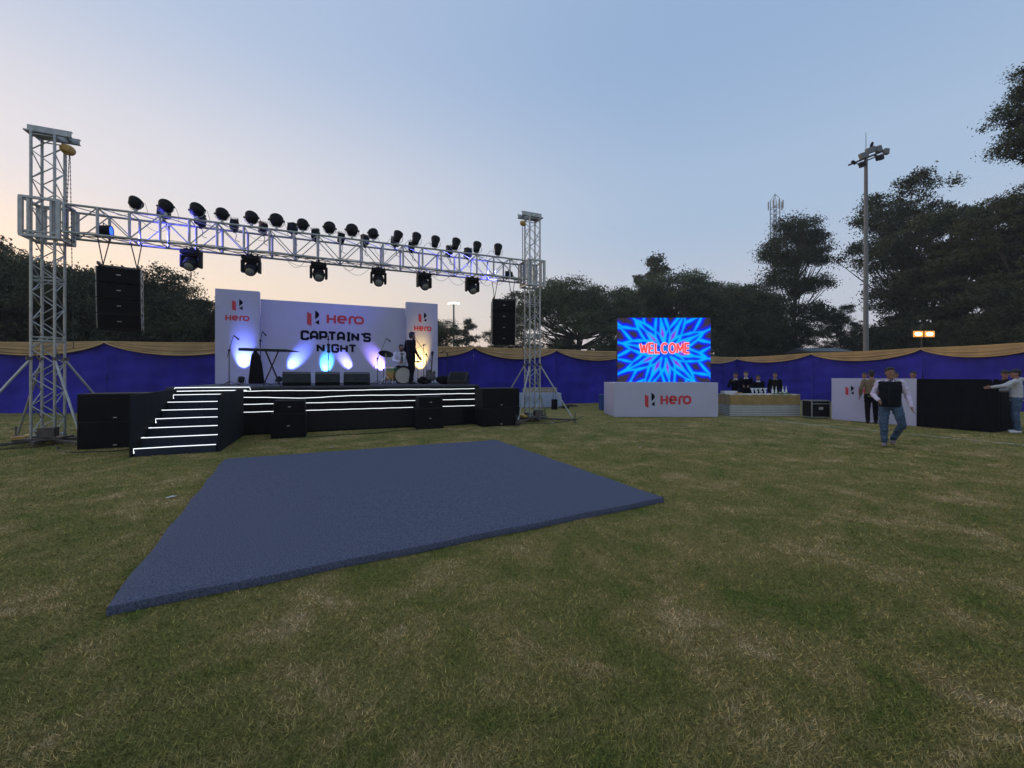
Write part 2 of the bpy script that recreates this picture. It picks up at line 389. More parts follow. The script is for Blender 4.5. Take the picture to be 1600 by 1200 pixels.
# ------------------------------------------------------------------ lettering (strokes in the x-z plane, facing -y)
def arc(cx, cz, rx, rz, a0, a1, n=18, p=2.6):
    o = []
    for i in range(n + 1):
        t = R(a0 + (a1 - a0) * i / n); c, s = math.cos(t), math.sin(t)
        o.append((cx + rx * math.copysign(abs(c) ** (2 / p), c), cz + rz * math.copysign(abs(s) ** (2 / p), s)))
    return o
def word_rounded(mb, x0, x1, z0, z1, y, t=.006):
    h = z1 - z0; w = (x1 - x0); s = h * .128; k = w / 4.05; g = lambda a: x0 + a * k
    X = lambda a: g(a)
    mb.ribbon([(X(0) + s, z0), (X(0) + s, z1)], s, y, t); mb.ribbon([(X(1.0) - s, z0), (X(1.0) - s, z1)], s, y, t)
    mb.ribbon([(X(0) + s, (z0 + z1) / 2), (X(1.0) - s, (z0 + z1) / 2)], s * .9, y - .002, t)
    cx = X(1.65); rx = .45 * k - s * .4; zc = (z0 + z1) / 2; rz = h / 2 - s
    mb.ribbon([(cx - rx, zc)] + [(cx + rx, zc)] + arc(cx, zc, rx, rz, 8, 310, 26)[0:], s, y, t)
    mb.ribbon([(X(2.35) + s, z0), (X(2.35) + s, zc)] + arc(X(2.35) + s + .35 * k, zc, .35 * k, rz, 178, 92, 8) + [(X(2.98), z1 - s)], s, y, t)
    cx = X(3.5); rx = .52 * k - s * .6
    mb.ribbon(arc(cx, zc, rx, rz, 0, 342, 28), s, y, t, closed=True)
def icon(parent, x0, x1, z0, z1, y, t=.006):
    w = x1 - x0; h = z1 - z0
    p = lambda a, b: (x0 + a * w, z0 + b * h)
    MB().prism([p(0, .12), p(.36, 0), p(.36, .76), p(0, .88)], t, 'y', y).build('red_mark', M_RED, parent)
    m = MB(); m.prism([p(.66, .42), p(.66, 1), p(.9, .87), p(1, .74), p(.94, .62)], t, 'y', y)
    m.prism([p(.64, .24), p(.98, .42), p(.98, .10)], t, 'y', y); m.build('dark_mark', M_INK, parent)
G5 = {  # block letters on a 4 x 5 grid
 'C': [([(4, 3.6), (4, 4.4), (3.4, 5), (.6, 5), (0, 4.4), (0, .6), (.6, 0), (3.4, 0), (4, .6), (4, 1.4)], 0)],
 'A': [([(0, 0), (0, 3.7), (1.2, 5), (2.8, 5), (4, 3.7), (4, 0)], 0), ([(0, 1.7), (4, 1.7)], 0)],
 'P': [([(0, 0), (0, 5), (3.4, 5), (4, 4.4), (4, 2.4), (3.4, 1.8), (0, 1.8)], 0)],
 'T': [([(-.3, 5), (4.3, 5)], 0), ([(2, 5), (2, 0)], 0)],
 'I': [([(2, 5), (2, 0)], 0), ([(.9, 5), (3.1, 5)], 0), ([(.9, 0), (3.1, 0)], 0)],
 'N': [([(0, 0), (0, 5)], 0), ([(0, 4.4), (4, .6)], 0), ([(4, 0), (4, 5)], 0)],
 "'": [([(1.2, 5.3), (1.0, 3.9)], 0)],
 'S': [([(4, 3.8), (4, 4.4), (3.4, 5), (.6, 5), (0, 4.4), (0, 3.1), (.6, 2.5), (3.4, 2.5), (4, 1.9), (4, .6), (3.4, 0), (.6, 0), (0, .6), (0, 1.2)], 0)],
 'G': [([(4, 3.8), (4, 4.4), (3.4, 5), (.6, 5), (0, 4.4), (0, .6), (.6, 0), (3.4, 0), (4, .6), (4, 2.4), (2.2, 2.4)], 0)],
 'H': [([(0, 0), (0, 5)], 0), ([(4, 0), (4, 5)], 0), ([(0, 2.5), (4, 2.5)], 0)],
}
ADV = {'I': 3.9, "'": 2.4}
def word_block(mb, word, x0, x1, z0, z1, y, t=.006):
    adv = [ADV.get(c, 6.0) for c in word]; tot = sum(adv) - .85; kx = (x1 - x0) / tot; hw = .118 * (z1 - z0)
    kz = (z1 - z0 - 2 * hw) / 5; x = 0
    for c, a in zip(word, adv):
        off = -.7 if c == 'I' else 0; gw = 4
        for j, (pts, _) in enumerate(G5[c]):
            mb.ribbon([(x0 + hw + (x + off + px) * kx * (1 if True else 1), z0 + hw + pz * kz) for px, pz in pts], hw, y - .002 * j, t)
        x += a
def logo_panel(t, x0, ix, wx, y):
    pass

def backdrop():
    u0 = U(336, 450, VB)[0]; uL = U(405, 450, VB)[0]; uR = U(635, 470, VB)[0]; u1 = U(684, 475, VB)[0]
    rec = .28; Z0 = DZ + .002
    o = E(u0, VB)
    t = thing('stage_backdrop', (o.x, o.y, Z0), A, 'pale printed backdrop with red lettering and CAPTAIN\'S NIGHT standing at the back of the stage', 'backdrop')
    lx = lambda u: u - u0
    zt = 4.65 - Z0; zm = 4.42 - Z0
    MB().bbox((lx(uL) / 2, .15, zt / 2), (uL - u0, .3, zt), .008).build('wing_panel', M_WHITE, t)
    MB().bbox((lx(uL + uR) / 2 + u0 / 2 - u0 / 2 + 0, .15 + rec, zm / 2), (uR - uL - .006, .3 - .02, zm), .008).build('main_panel', M_WHITE, t)
    MB().bbox(((lx(uR) + lx(u1)) / 2, .15, zt / 2), (u1 - uR, .3, zt), .008).build('wing_panel', M_WHITE, t)
    bpy.data.objects['main_panel'].location.x = (lx(uL) + lx(uR)) / 2 - (lx(uL + uR) / 2)
    def loc(px, py, v): u, z = U(px, py, v); return lx(u), z - Z0
    for (a, b, c, d, e, f, g, h, v) in ((362.5, 379.5, 466.7, 486.5, 352, 389.5, 492, 502, VB), (479.8, 499, 484, 510, 510.4, 568.5, 491.5, 507.5, VB + rec), (654, 666.5, 488, 504.5, 647, 674, 509, 518, VB)):
        y = v - VB - .007 + (.01 if v > VB else 0)
        x0, z1 = loc(a, c, v); x1, z0 = loc(b, d, v); icon(t, x0, x1, z0, z1, y)
        x0, z1 = loc(e, g, v); x1, z0 = loc(f, h, v)
        mb = MB(); word_rounded(mb, x0, x1, z0, z1, y); mb.build('lettering', M_RED, t)
    v = VB + rec; y = rec + .003
    mb = MB(); x0, z1 = loc(469.5, 515.8, v); x1, z0 = loc(578.5, 532.8, v); word_block(mb, "CAPTAIN'S", x0, x1, loc(470, 531.5, v)[1], z1, y)
    x0, z1 = loc(494.5, 536.6, v); x1, _ = loc(556, 550, v); word_block(mb, 'NIGHT', x0, x1, loc(494, 550.6, v)[1], z1, y)
    mb.build('lettering', M_INK, t)
backdrop()

# ------------------------------------------------------------------ truss
def lattice(mb, a, b, ax1, ax2, s, step, r=.014):
    """lacing on the four faces of a square truss, a -> b along the axis, ax1/ax2 half widths"""
    a = Vector(a); b = Vector(b); L = (b - a).length; n = max(1, round(L / step)); d = (b - a) / n
    for (p, q) in ((ax1 + ax2, ax1 - ax2), (-ax1 + ax2, -ax1 - ax2), (ax1 + ax2, -ax1 + ax2), (ax1 - ax2, -ax1 - ax2)):
        for i in range(n):
            x0, x1 = a + d * i, a + d * (i + 1)
            if i % 2: mb.tube(x0 + p, x1 + q, r, n=6)
            else: mb.tube(x0 + q, x1 + p, r, n=6)
def tower(u, v, label, left):
    t = thing('truss_tower', E(u, v), A, label, 'truss tower', 'truss towers holding up the lighting beam')
    h = .195; H = 7.02; zb = .16
    for sx in (-1, 1):
        for sy in (-1, 1): MB().tube((sx * h, sy * h, zb), (sx * h, sy * h, H), .027, n=10).build('leg', M_ALU, t, 1)
    mb = MB(); lattice(mb, (0, 0, zb + .1), (0, 0, H - .1), Vector((h, 0, 0)), Vector((0, h, 0)), 0, .31, .012)
    for z in (zb + .06, 2.35, 2.43, 3.7, 3.78, H - .06) if left else (zb + .06, 2.9, 3.0, 4.0, 4.08, H - .06):
        for p, q in (((-h, -h), (h, -h)), ((h, -h), (h, h)), ((h, h), (-h, h)), ((-h, h), (-h, -h))): mb.tube((*p, z), (*q, z), .014, n=6)
    mb.build('lacing', M_ALU, t, 1)
    mb = MB(); sg = 1 if left else -1
    for y in (-.17, .17):      # two channels lying side by side over the top
        mb.box((sg * .10, y, H + .075), (.74, .012, .11)); mb.box((sg * .10, y + .03, H + .135), (.74, .07, .012)); mb.box((sg * .10, y + .03, H + .015), (.74, .07, .012))
    mb.box((sg * .3, 0, H + .075), (.05, .32, .05)); mb.box((-sg * .1, 0, H + .03), (.5, .30, .03))
    mb.build('head_beam', M_ALU, t)
    mb = MB(); mb.box((0, 0, zb - .02), (.62, .62, .05))
    for a in (0, 90): mb.box((0, 0, .10), (1.15, .09, .07), rz=R(a) + .0)
    mb.box((.1, -.22, .3), (.28, .2, .2)); mb.box((-.12, .1, .22), (.2, .2, .12))
    mb.build('base_frame', M_ALUD, t)
    mb = MB(); mb.ell((-.3, .1, .2), (.14, .1, .05)); mb.box((-.4, -.2, .19), (.2, .12, .06), rz=.5); mb.build('ratchet', M_YEL, t)
    for a in ((45, 135, 225, 315)):
        c, s = math.cos(R(a)), math.sin(R(a)); L = 1.5
        MB().box((c * (L / 2 + .1), s * (L / 2 + .1), .095), (L - .1, .06, .06), rz=R(a)).build('outrigger', M_ALUD, t)
        j = MB(); j.tube((c * L, s * L, .015), (c * L, s * L, .34), .016, n=8); j.lathe([(.02, 0), (.09, 0), (.09, .012), (.02, .02)], (c * L, s * L, .003), 12); j.tube((c * L - .08 * s, s * L + .08 * c, .3), (c * L + .08 * s, s * L - .08 * c, .3), .009, n=6)
        j.build('screw_jack', M_ALUD, t)
        b = MB(); b.tube((c * .27, s * .27, 1.95), (c * (L - .1), s * (L - .1), .17), .024, n=10); b.build('brace', M_ALU, t, 1)
        b = MB(); b.box((c * .3, s * .3, 1.95), (.1, .06, .07), rz=R(a)); b.build('clamp', M_ALUD, t)
    return t
UL_, UR_ = -5.93, 6.40; VT = 12.95
tower(UL_, VT, 'taller looking silver truss tower at the left edge beside the black stacked subwoofers', True)
tower(UR_, VT, 'silver truss tower on the right of the stage in front of the blue cloth', False)
BZ0, BZ1, BH = 4.82, 5.45, .29
def beam():
    t = thing('lighting_truss', E(UL_, VT), A, 'long silver horizontal lighting truss spanning the stage between two towers', 'truss beam')
    L = UR_ - UL_; x0, x1 = .36, L - .36; zc = (BZ0 + BZ1) / 2; hz = (BZ1 - BZ0) / 2
    for sy in (-1, 1):
        for z in (BZ0, BZ1): MB().tube((x0, sy * BH, z), (x1, sy * BH, z), .027, n=10).build('chord', M_ALU, t, 1)
    mb = MB(); N = 20; rn = random.Random(2)
    for i in range(N + 1):
        x = x0 + .03 + (x1 - x0 - .06) * i / N
        for sy in (-1, 1):
            mb.tube((x, sy * BH, BZ0), (x, sy * BH, BZ1), .030, n=8)
            if i < N:
                xa, xb = x, x0 + .03 + (x1 - x0 - .06) * (i + 1) / N
                z0, z1 = (BZ1, BZ0) if i % 2 else (BZ0, BZ1)
                mb.tube((xa, sy * BH, z0), (xb, sy * BH, z1), .013, n=6)
        for z in (BZ0, BZ1):
            mb.tube((x, -BH, z), (x, BH, z), .013, n=6)
            if i < N: mb.tube((x, -BH, z), (x0 + .03 + (x1 - x0 - .06) * (i + 1) / N, BH, z), .011, n=6)
    mb.build('lacing', M_ALU, t, 1)
    for xc in (0, L):          # sleeve blocks that ride on the towers
        mb = MB(); h = .305; z0, z1 = 4.66, 5.50
        for sx in (-1, 1):
            for sy in (-1, 1):
                mb.box((xc + sx * h, sy * h, (z0 + z1) / 2), (.075, .06, z1 - z0))
                mb.box((xc + sx * (h - .12), sy * h, (z0 + z1) / 2), (.04, .04, z1 - z0 - .08))
        for z in (z0, z1, z0 + .1):
            k = 1 if z != z0 + .1 else .6
            for sy in (-1, 1): mb.box((xc, sy * (h + .004), z), (2 * h + .06, .055 * k, .055 * k))
            for sx in (-1, 1): mb.box((xc + sx * (h + .004), 0, z + .003), (.055 * k, 2 * h, .05 * k))
        for sy in (-1, 1):
            for x_ in (-.2, .2): mb.tube((xc + x_, sy * h, z0), (xc + x_, sy * h, z1), .018, n=6)
        mb.build('sleeve_block', M_ALU, t)
    mb = MB()                   # loose cabling clipped along the beam
    for k in range(5):
        z = BZ0 + .03 + rn.random() * .04; y = -BH + .03 + rn.random() * .5; pts = []
        for i in range(64): x = x0 + (x1 - x0) * i / 63; pts.append((x, y + .03 * math.sin(i * .9 + k), z + .03 * math.sin(i * .55 + k * 2)))
        mb.path(pts, .008, 5)
    for k in range(22):
        x = x0 + .6 + (x1 - x0 - 1) * rn.random(); w = .3 + rn.random() * .5; y = BH * rn.choice((-1, 1)); d = .1 + .22 * rn.random(); zt = rn.choice((BZ0, BZ0, BZ1))
        mb.path([(x + w * i / 10, y + .02, zt - d * (1 - ((i - 5) / 5) ** 2) + .0) for i in range(11)], .005, 5)
    mb.build('cabling', M_BLKG, t)
beam()
def hoist(u, v, label, sc):
    t = thing('chain_hoist', E(u, v, 0), A, label, 'chain hoist', 'chain hoists on the towers')
    mb = MB(); mb.ell((0, 0, 6.80), (.19 * sc, .13 * sc, .15 * sc), 16, 10, Matrix.Rotation(.35, 3, 'Y')); mb.bbox((.0, 0, 6.8), (.2 * sc, .3 * sc, .2 * sc), .03, ry=.35)
    mb.build('hoist_body', M_YEL, t, 'all')
    MB().path([(0, 0, 6.94 - .0), (.03, 0, 7.0), (0, 0, 7.08), (-.03, 0, 7.14)], .012).build('hook', M_CHAIN, t)
    for (a, b) in (((.05, -.05, 6.7), (.12 if sc > .7 else -.05, -.3, 5.45)), ((-.02, 0, 6.7), (-.02, .0, 4.9)), ((.02, .05, 6.7), (.06, .1, 2.2))):
        mb = MB(); a = Vector(a); b = Vector(b); n = int((b - a).length / .05)
        for i in range(n):
            p = a.lerp(b, i / n); q = a.lerp(b, (i + .8) / n); mb.tube(p, q, .011 if i % 2 else .006, n=5)
        mb.build('chain', M_CHAIN, t)
hoist(UL_ + .33, VT, 'big yellow chain hoist hanging under the top of the left truss tower', .78)
hoist(UR_ - .36, VT, 'yellow chain hoist hanging under the top of the right truss tower', .6)

# ------------------------------------------------------------------ lamps on the truss
def mx_(rx=0, ry=0, rz=0): return Matrix.Rotation(rz, 3, 'Z') @ Matrix.Rotation(ry, 3, 'Y') @ Matrix.Rotation(rx, 3, 'X')
def wash_light(label):
    t = thing('wash_light', (0, 0, 0), 0, label, 'stage light', 'round wash lights standing on the truss')
    Mx = mx_(R(-34))
    MB().lathe([(.02, -.17), (.10, -.155), (.165, -.10), (.19, -.03), (.19, .05), (.175, .075), (.16, .06)], (0, 0, .23), 22, Mx).build('can', M_BLK, t, 1)
    MB().lathe([(.205, .03), (.205, .06), (.15, .06), (.15, .03)], (0, 0, .23), 22, Mx).build('rim', M_BLKG, t, 1)
    mb = MB(); mb.path([(-.215, 0, .23), (-.2, 0, .12), (-.12, 0, .05), (.12, 0, .05), (.2, 0, .12), (.215, 0, .23)], .010); mb.box((0, 0, .02), (.07, .07, .09)); mb.build('yoke', M_ALU, t)
    for s in (-1, 1): MB().tube((s * .19, 0, .23), (s * .245, 0, .23), .028, n=10).build('knob', M_BLKG, t)
    MB().path([(.06, .1, .3), (.22, .12, .24), (.30, .1, .05), (.33, .06, -.12)], .006).build('cable', M_BLKG, t)
    return t
def drum_light(label):
    t = thing('drum_light', (0, 0, 0), 0, label, 'stage light', 'drum shaped lights standing on the truss')
    Mx = mx_(R(-20), R(12))
    MB().lathe([(.05, -.2), (.10, -.19), (.125, -.12), (.13, .0), (.155, .06), (.165, .16), (.16, .17), (.14, .16)], (0, 0, .24), 22, Mx).build('can', M_BLK, t, 1)
    mb = MB(); mb.path([(-.19, 0, .24), (-.18, 0, .1), (-.08, 0, .04), (.08, 0, .04), (.18, 0, .1), (.19, 0, .24)], .010); mb.box((0, 0, .02), (.07, .07, .09)); mb.build('yoke', M_ALU, t)
    MB().path([(-.1, .1, .2), (-.28, .1, .2), (-.42, .08, .02), (-.45, .05, -.1)], .006).build('cable', M_BLKG, t)
    return t
def small_light(label):
    t = thing('barndoor_light', (0, 0, 0), 0, label, 'stage light', 'small finned lights sitting low on the truss')
    MB().bbox((0, 0, .03), (.19, .24, .24), .03, ry=.1).build('housing', M_BLK, t)
    mb = MB()
    for k in range(5): mb.box((-.08 + .04 * k, .0, .17), (.007, .2, .07), ry=-.3 + .15 * k)
    mb.build('fins', M_BLK, t); MB().box((0, 0, -.12), (.05, .05, .12)).build('clamp', M_BLKG, t)
    MB().path([(0, 0, -.1), (.05, .02, -.24), (.02, .04, -.36), (.12, .05, -.4)], .009).build('cable', M_BLKG, t)
    return t
ORD = 'first second third fourth fifth sixth seventh eighth ninth tenth eleventh twelfth'.split()
washx = [212, 259, 308, 347, 393, 432, 473, 515, 550, 583]
w0 = None
for i, px in enumerate(washx):
    u, _ = U(px, 330, VT - BH + .03); lab = f'{ORD[i]} round backed wash light from the left along the truss top'
    if i == 0: lab = 'round wash light nearest the left tower on the truss top'
    if w0 is None: w0 = wash_light(lab); o = w0
    else: o = dup(w0); o['label'] = lab
    o.location = E(u, VT - BH + .03, BZ1 + .04); o.scale = (.72 + .05 * (i % 3), .72 + .05 * (i % 3), .86 + .05 * ((i * 7) % 3)); o.rotation_euler = (0, 0, A + R(-18 + 3 * i + (7 if i % 2 else -6)))
d0 = None
for i, px in enumerate([621, 650, 680, 712, 745, 778]):
    u, _ = U(px, 380, VT - BH + .03); lab = f'{ORD[i]} drum shaped light from the left on the right half of the truss top'
    if i == 5: lab = 'drum shaped light nearest the right tower on the truss top'
    if d0 is None: d0 = drum_light(lab); o = d0
    else: o = dup(d0); o['label'] = lab
    o.location = E(u, VT - BH + .03, BZ1 + .03); o.scale = (.84, .84, .86 + .05 * (i % 2)); o.rotation_euler = (0, 0, A + R(-20 + 9 * (i % 3)))
s0 = None
for i, px in enumerate([256, 313, 366, 411, 457, 493, 533, 570, 617, 643, 702, 731]):
    u, _ = U(px, 345, VT + BH - .05); lab = f'{ORD[i]} small finned black light from the left sitting low on the back of the truss'
    if s0 is None: s0 = small_light(lab); o = s0
    else: o = dup(s0); o['label'] = lab
    o.location = E(u, VT + BH - .05, BZ1 + (.13 if i % 4 else .2)); o.rotation_euler = (0, 0, A + R(-30 + 17 * (i % 4)))
def moving_head(label):
    t = thing('moving_head', (0, 0, 0), 0, label, 'moving light', 'moving head lights hanging under the truss')
    mb = MB(); mb.bbox((0, 0, -.11), (.40, .30, .11), .02)
    mb.build('base', M_BLK, t)
    rn = random.Random(5); mb = MB()
    for k in range(7): mb.box((-.17 + .055 * k, -.1 + .2 * rn.random(), -.05 + .02 * rn.random()), (.03, .05, .06), ry=rn.random() * .6 - .3)
    mb.box((0, 0, -.02), (.06, .07, .07)); mb.tube((.15, -.1, -.08), (.30, -.12, -.05), .012); mb.build('clamp', M_BLKG, t)
    mb = MB(); mb.bbox((0, 0, -.185), (.37, .18, .07), .02)
    for s in (-1, 1): mb.bbox((s * .195, 0, -.33), (.07, .17, .33), .025)
    mb.build('yoke', M_BLK, t)
    Mx = mx_(R(130), 0, 0)
    hd = MB().lathe([(.05, -.2), (.12, -.19), (.15, -.13), (.16, 0), (.145, .12), (.135, .17), (.125, .175)], (0, 0, -.38), 22, Mx).build('head', M_BLKG, t, 1)
    MB().lathe([(.12, .165), (.08, .19), (.01, .2)], (0, 0, -.38), 20, Mx).build('lens', M_LENS, t, 1)
    return t
m0 = None
for i, px in enumerate([300, 393, 498, 591, 662, 737]):
    u, _ = U(px, 420, VT); lab = f'{ORD[i]} moving head light from the left hanging below the truss'
    if i == 0: lab = 'moving head light hanging below the truss nearest the left loudspeaker array'
    if i == 5: lab = 'moving head light hanging below the truss nearest the right loudspeaker array'
    if m0 is None: m0 = moving_head(lab); o = m0
    else: o = dup(m0); o['label'] = lab
    o.location = E(u, VT - .05, BZ0 - .03); o.rotation_euler = (0, 0, A + R((-12, -6, 4, -3, 8, 0)[i]))
def led_par(u, v, z, rz, label, s):
    t = thing('led_par_light', E(u, v, z), rz, label, 'stage light', 'blue lit lamps inside the truss')
    Mx = mx_(0, R(90 * s))
    MB().lathe([(.04, -.16), (.11, -.14), (.125, .0), (.13, .1), (.12, .1), (.11, .08)], (0, 0, 0), 20, Mx).build('can', M_BLK, t, 1)
    MB().lathe([(.108, .085), (.104, .092), (.01, .092)], (0, 0, 0), 20, Mx).build('led_face', M_BLED, t, 1)
    MB().path([(0, -.14, 0), (0, -.14, .14), (0, .14, .14), (0, .14, 0)], .01).build('bracket', M_BLKG, t)
    lamp('led_beam', 'SPOT', (s * .14, 0, 0), 1300, (.10, .10, 1), t, aim=(s * 3, 0, .0), size=80, blend=.8, rad=.08)
u, _ = U(166, 362, VT); led_par(u, VT, 5.02, A, 'blue glowing lamp inside the truss near the left tower', 1)
u, _ = U(794, 428, VT); led_par(u, VT, 4.98, A + R(-20), 'blue glowing lamp inside the truss near the right tower', -1)

# ------------------------------------------------------------------ loudspeakers
def line_array(u, v, ztop, rz, label, side):
    t = thing('line_array', E(u, v, 0), rz, label, 'loudspeaker', 'line array loudspeakers hung from the truss')
    W_, H_, D_ = .76, .362, .5; z = ztop; y = 0; tilt = 0
    fr = MB(); fr.box((0, .1, ztop + .045), (.74, .05, .05)); fr.box((-.34, .1, ztop + .05), (.05, .62, .06)); fr.box((.34, .1, ztop + .05), (.05, .62, .06)); fr.build('hanging_frame', M_ALUD, t)
    for k in range(4):
        tilt = R(1.5 + 3.0 * k) ; c = math.cos(tilt)
        zc = z - H_ / 2
        y += math.sin(tilt) * H_ * .5
        cab = MB().bbox((0, y + .1, zc), (W_, D_, H_ - .012), .012, rx=tilt).build('cabinet', M_BLK, t)
        MB().bbox((0, y - .155, zc), (W_ - .05, .02, H_ - .05), .006, rx=tilt).build('grille', M_GRILLE, cab)
        MB().box((.0, y - .169, zc), (.075, .006, .016), rx=tilt).build('badge', M_BADGE, cab)
        rg = MB()
        for s in (-1, 1):
            rg.box((s * (W_ / 2 + .012), y - .1, zc), (.014, .035, H_ - .02), rx=tilt); rg.box((s * (W_ / 2 + .012), y + .3, zc), (.014, .035, H_ - .02), rx=tilt)
            rg.box((s * (W_ / 2 + .012), y + .1, zc + .1), (.012, .4, .03), rx=tilt + .4); rg.box((s * (W_ / 2 + .012), y + .1, zc - .08), (.012, .4, .025), rx=tilt - .3)
        rg.build('rigging', M_ALU, cab)
        y += math.sin(tilt) * H_ * .5; z -= H_
    for x in (-.3, .3):
        mb = MB(); mb.tube((x, .1, ztop + .07), (x * .6, .1, BZ0), .012, n=5); mb.tube((x, .1, ztop + .07), (x * 1.3, .1, BZ0), .012, n=5)
        mb.build('sling', M_BLKG, t)
u, _ = U(187, 450, VT - .1); line_array(u, VT - .1, 4.12, A + R(13), 'black line array loudspeaker hanging from the truss by the left tower', 1)
u, _ = U(787, 500, VT - .1); line_array(u, VT - .1, 4.08, A + R(-16), 'black line array loudspeaker hanging from the truss by the right tower', -1)
def subwoofer(loc, rz, w, h, d, label, group, badge=-.38):
    t = thing('subwoofer', loc, rz, label, 'loudspeaker', group)
    MB().bbox((w / 2, d / 2, h / 2), (w, d, h), .015).build('cabinet', M_BLK, t)
    MB().bbox((w / 2, -.006, h / 2), (w - .05, .02, h - .05), .006).build('grille', M_GRILLE, t)
    MB().box((w / 2, -.02, h / 2 + badge * h), (.06, .006, .02)).build('badge', M_BADGE, t)
    return t
gs = 'stacked subwoofers beside the stage'
for (u, v, tx) in ((-4.90, 11.66, 'left'), (4.23, 12.0, 'right')):
    for k in range(2):
        w = 1.25
        lab = {('left', 0): 'bottom subwoofer of the black stack left of the stairs', ('left', 1): 'top subwoofer of the black stack left of the stairs',
               ('right', 0): 'bottom subwoofer of the black stack at the right end of the stage', ('right', 1): 'top subwoofer of the black stack at the right end of the stage'}[(tx, k)]
        subwoofer(E(u, v, k * .59 + .002), A, w, .587, .75, lab, gs)
for (u, v, w, tx) in ((-1.37, 11.78, .78, 'left'), (2.28, 12.2, .80, 'right')):
    subwoofer(E(u, v, .002), A, w, .62, .6, f'ground subwoofer under a small speaker before the {tx} part of the stage front', 'front fill speakers', 0)
    subwoofer(E(u + .06, v + .02, .626), A, w - .08, .32, .5, f'small speaker on top of a subwoofer before the {tx} part of the stage front', 'front fill speakers', 0)

def wedge(loc, rz, w, label, s=1):
    t = thing('stage_monitor', loc, rz, label, 'loudspeaker', 'stage monitor wedges')
    prof = [(0, 0), (-.06, .10), (.0, .34), (.14, .40), (.52, .12), (.52, 0)]
    MB().prism([(a * s, b * s) for a, b in prof], w, 'x', -w / 2).build('cabinet', M_BLKG, t)
    MB().add([(-w / 2 + .04, .17 * s, .385 * s), (w / 2 - .04, .17 * s, .385 * s), (w / 2 - .04, .5 * s, .145 * s), (-w / 2 + .04, .5 * s, .145 * s)], [(0, 1, 2, 3)]).build('grille', M_GRILLE, t)
    MB().box((0, -.035, .2 * s), (.12, .03, .03), rx=-.2).build('handle', M_BLK, t)
    return t
for i, (px, lab) in enumerate(((464, 'black stage monitor wedge leftmost of the three at the stage edge'), (512, 'black stage monitor wedge in the middle of the three at the stage edge'), (557, 'black stage monitor wedge rightmost of the three at the stage edge'))):
    u, _ = U(px, 600, VF + .5); wedge(E(u, VF + .45, DZ + .001), A + R((6, 0, -8)[i]), (.72, .66, .72)[i], lab)
u, _ = U(719, 600, VF + .9); wedge(E(u, VF + .9, DZ + .001), A + R(150), .62, 'black stage monitor turned sideways at the right end of the stage', 1.05)

# ------------------------------------------------------------------ stage gear
def mic_stand(px, v, ztop, label, boom=(.15, .0, .35), tip=.1, mic=True, base=True):
    u, _ = U(px, 600, v)
    t = thing('microphone_stand', E(u, v, DZ + .001), A, label, 'microphone stand', 'microphone stands on the stage')
    mb = MB()
    for a in (20, 140, 260): mb.tube((0, 0, .13), (.30 * math.cos(R(a)), .30 * math.sin(R(a)), .012), .009, n=6)
    mb.build('tripod', M_BLKG, t)
    MB().tube((0, 0, .03), (0, 0, ztop), .013, .010).build('pole', M_BLKG, t)
    b = MB(); d = Vector(boom); b.tube(Vector((0, 0, ztop)) - d * .45, Vector((0, 0, ztop)) + d, .008, n=6); b.ell((0, 0, ztop), (.035, .03, .035), 8, 6); b.build('boom', M_BLKG, t)
    if mic:
        e = Vector((0, 0, ztop)) + d; m = MB(); dd = Vector((d.x, d.y, 0)).normalized() * .12 + Vector((0, 0, -.10 if tip > 0 else .05))
        m.tube(e, e + dd, .013, .020, 8); m.ell(e + dd, (.027, .027, .027), 10, 7); m.build('microphone', M_BLKG, t)
    return t
mic_stand(358, 13.6, .98, 'thin microphone stand with raised boom at the left end of the stage', (.10, 0, .42))
mic_stand(407, 14.2, 1.32, 'tall microphone stand with drink holder behind the keyboard', (.04, .05, .28))
mic_stand(513, 13.9, 1.40, 'straight microphone stand in the middle of the stage', (.0, -.12, .10))
mic_stand(590, 14.4, .86, 'microphone stand with long boom leaning right beside the cymbal', (.28, 0, .68))
mic_stand(599, 14.9, .50, 'short microphone stand beside the floor tom', (.12, 0, .05))
mic_stand(662, 15.1, 1.40, 'tall boom microphone stand behind the man in the suit', (-.26, 0, -.12))
mic_stand(666, 14.3, 1.02, 'boom stand reaching to the mouth of the man in the suit', (-.42, -.05, .60), tip=-1)
mic_stand(699, 14.9, 1.08, 'thin stand with black clip holder by the blue cloth at the stage end', (-.1, 0, .14))
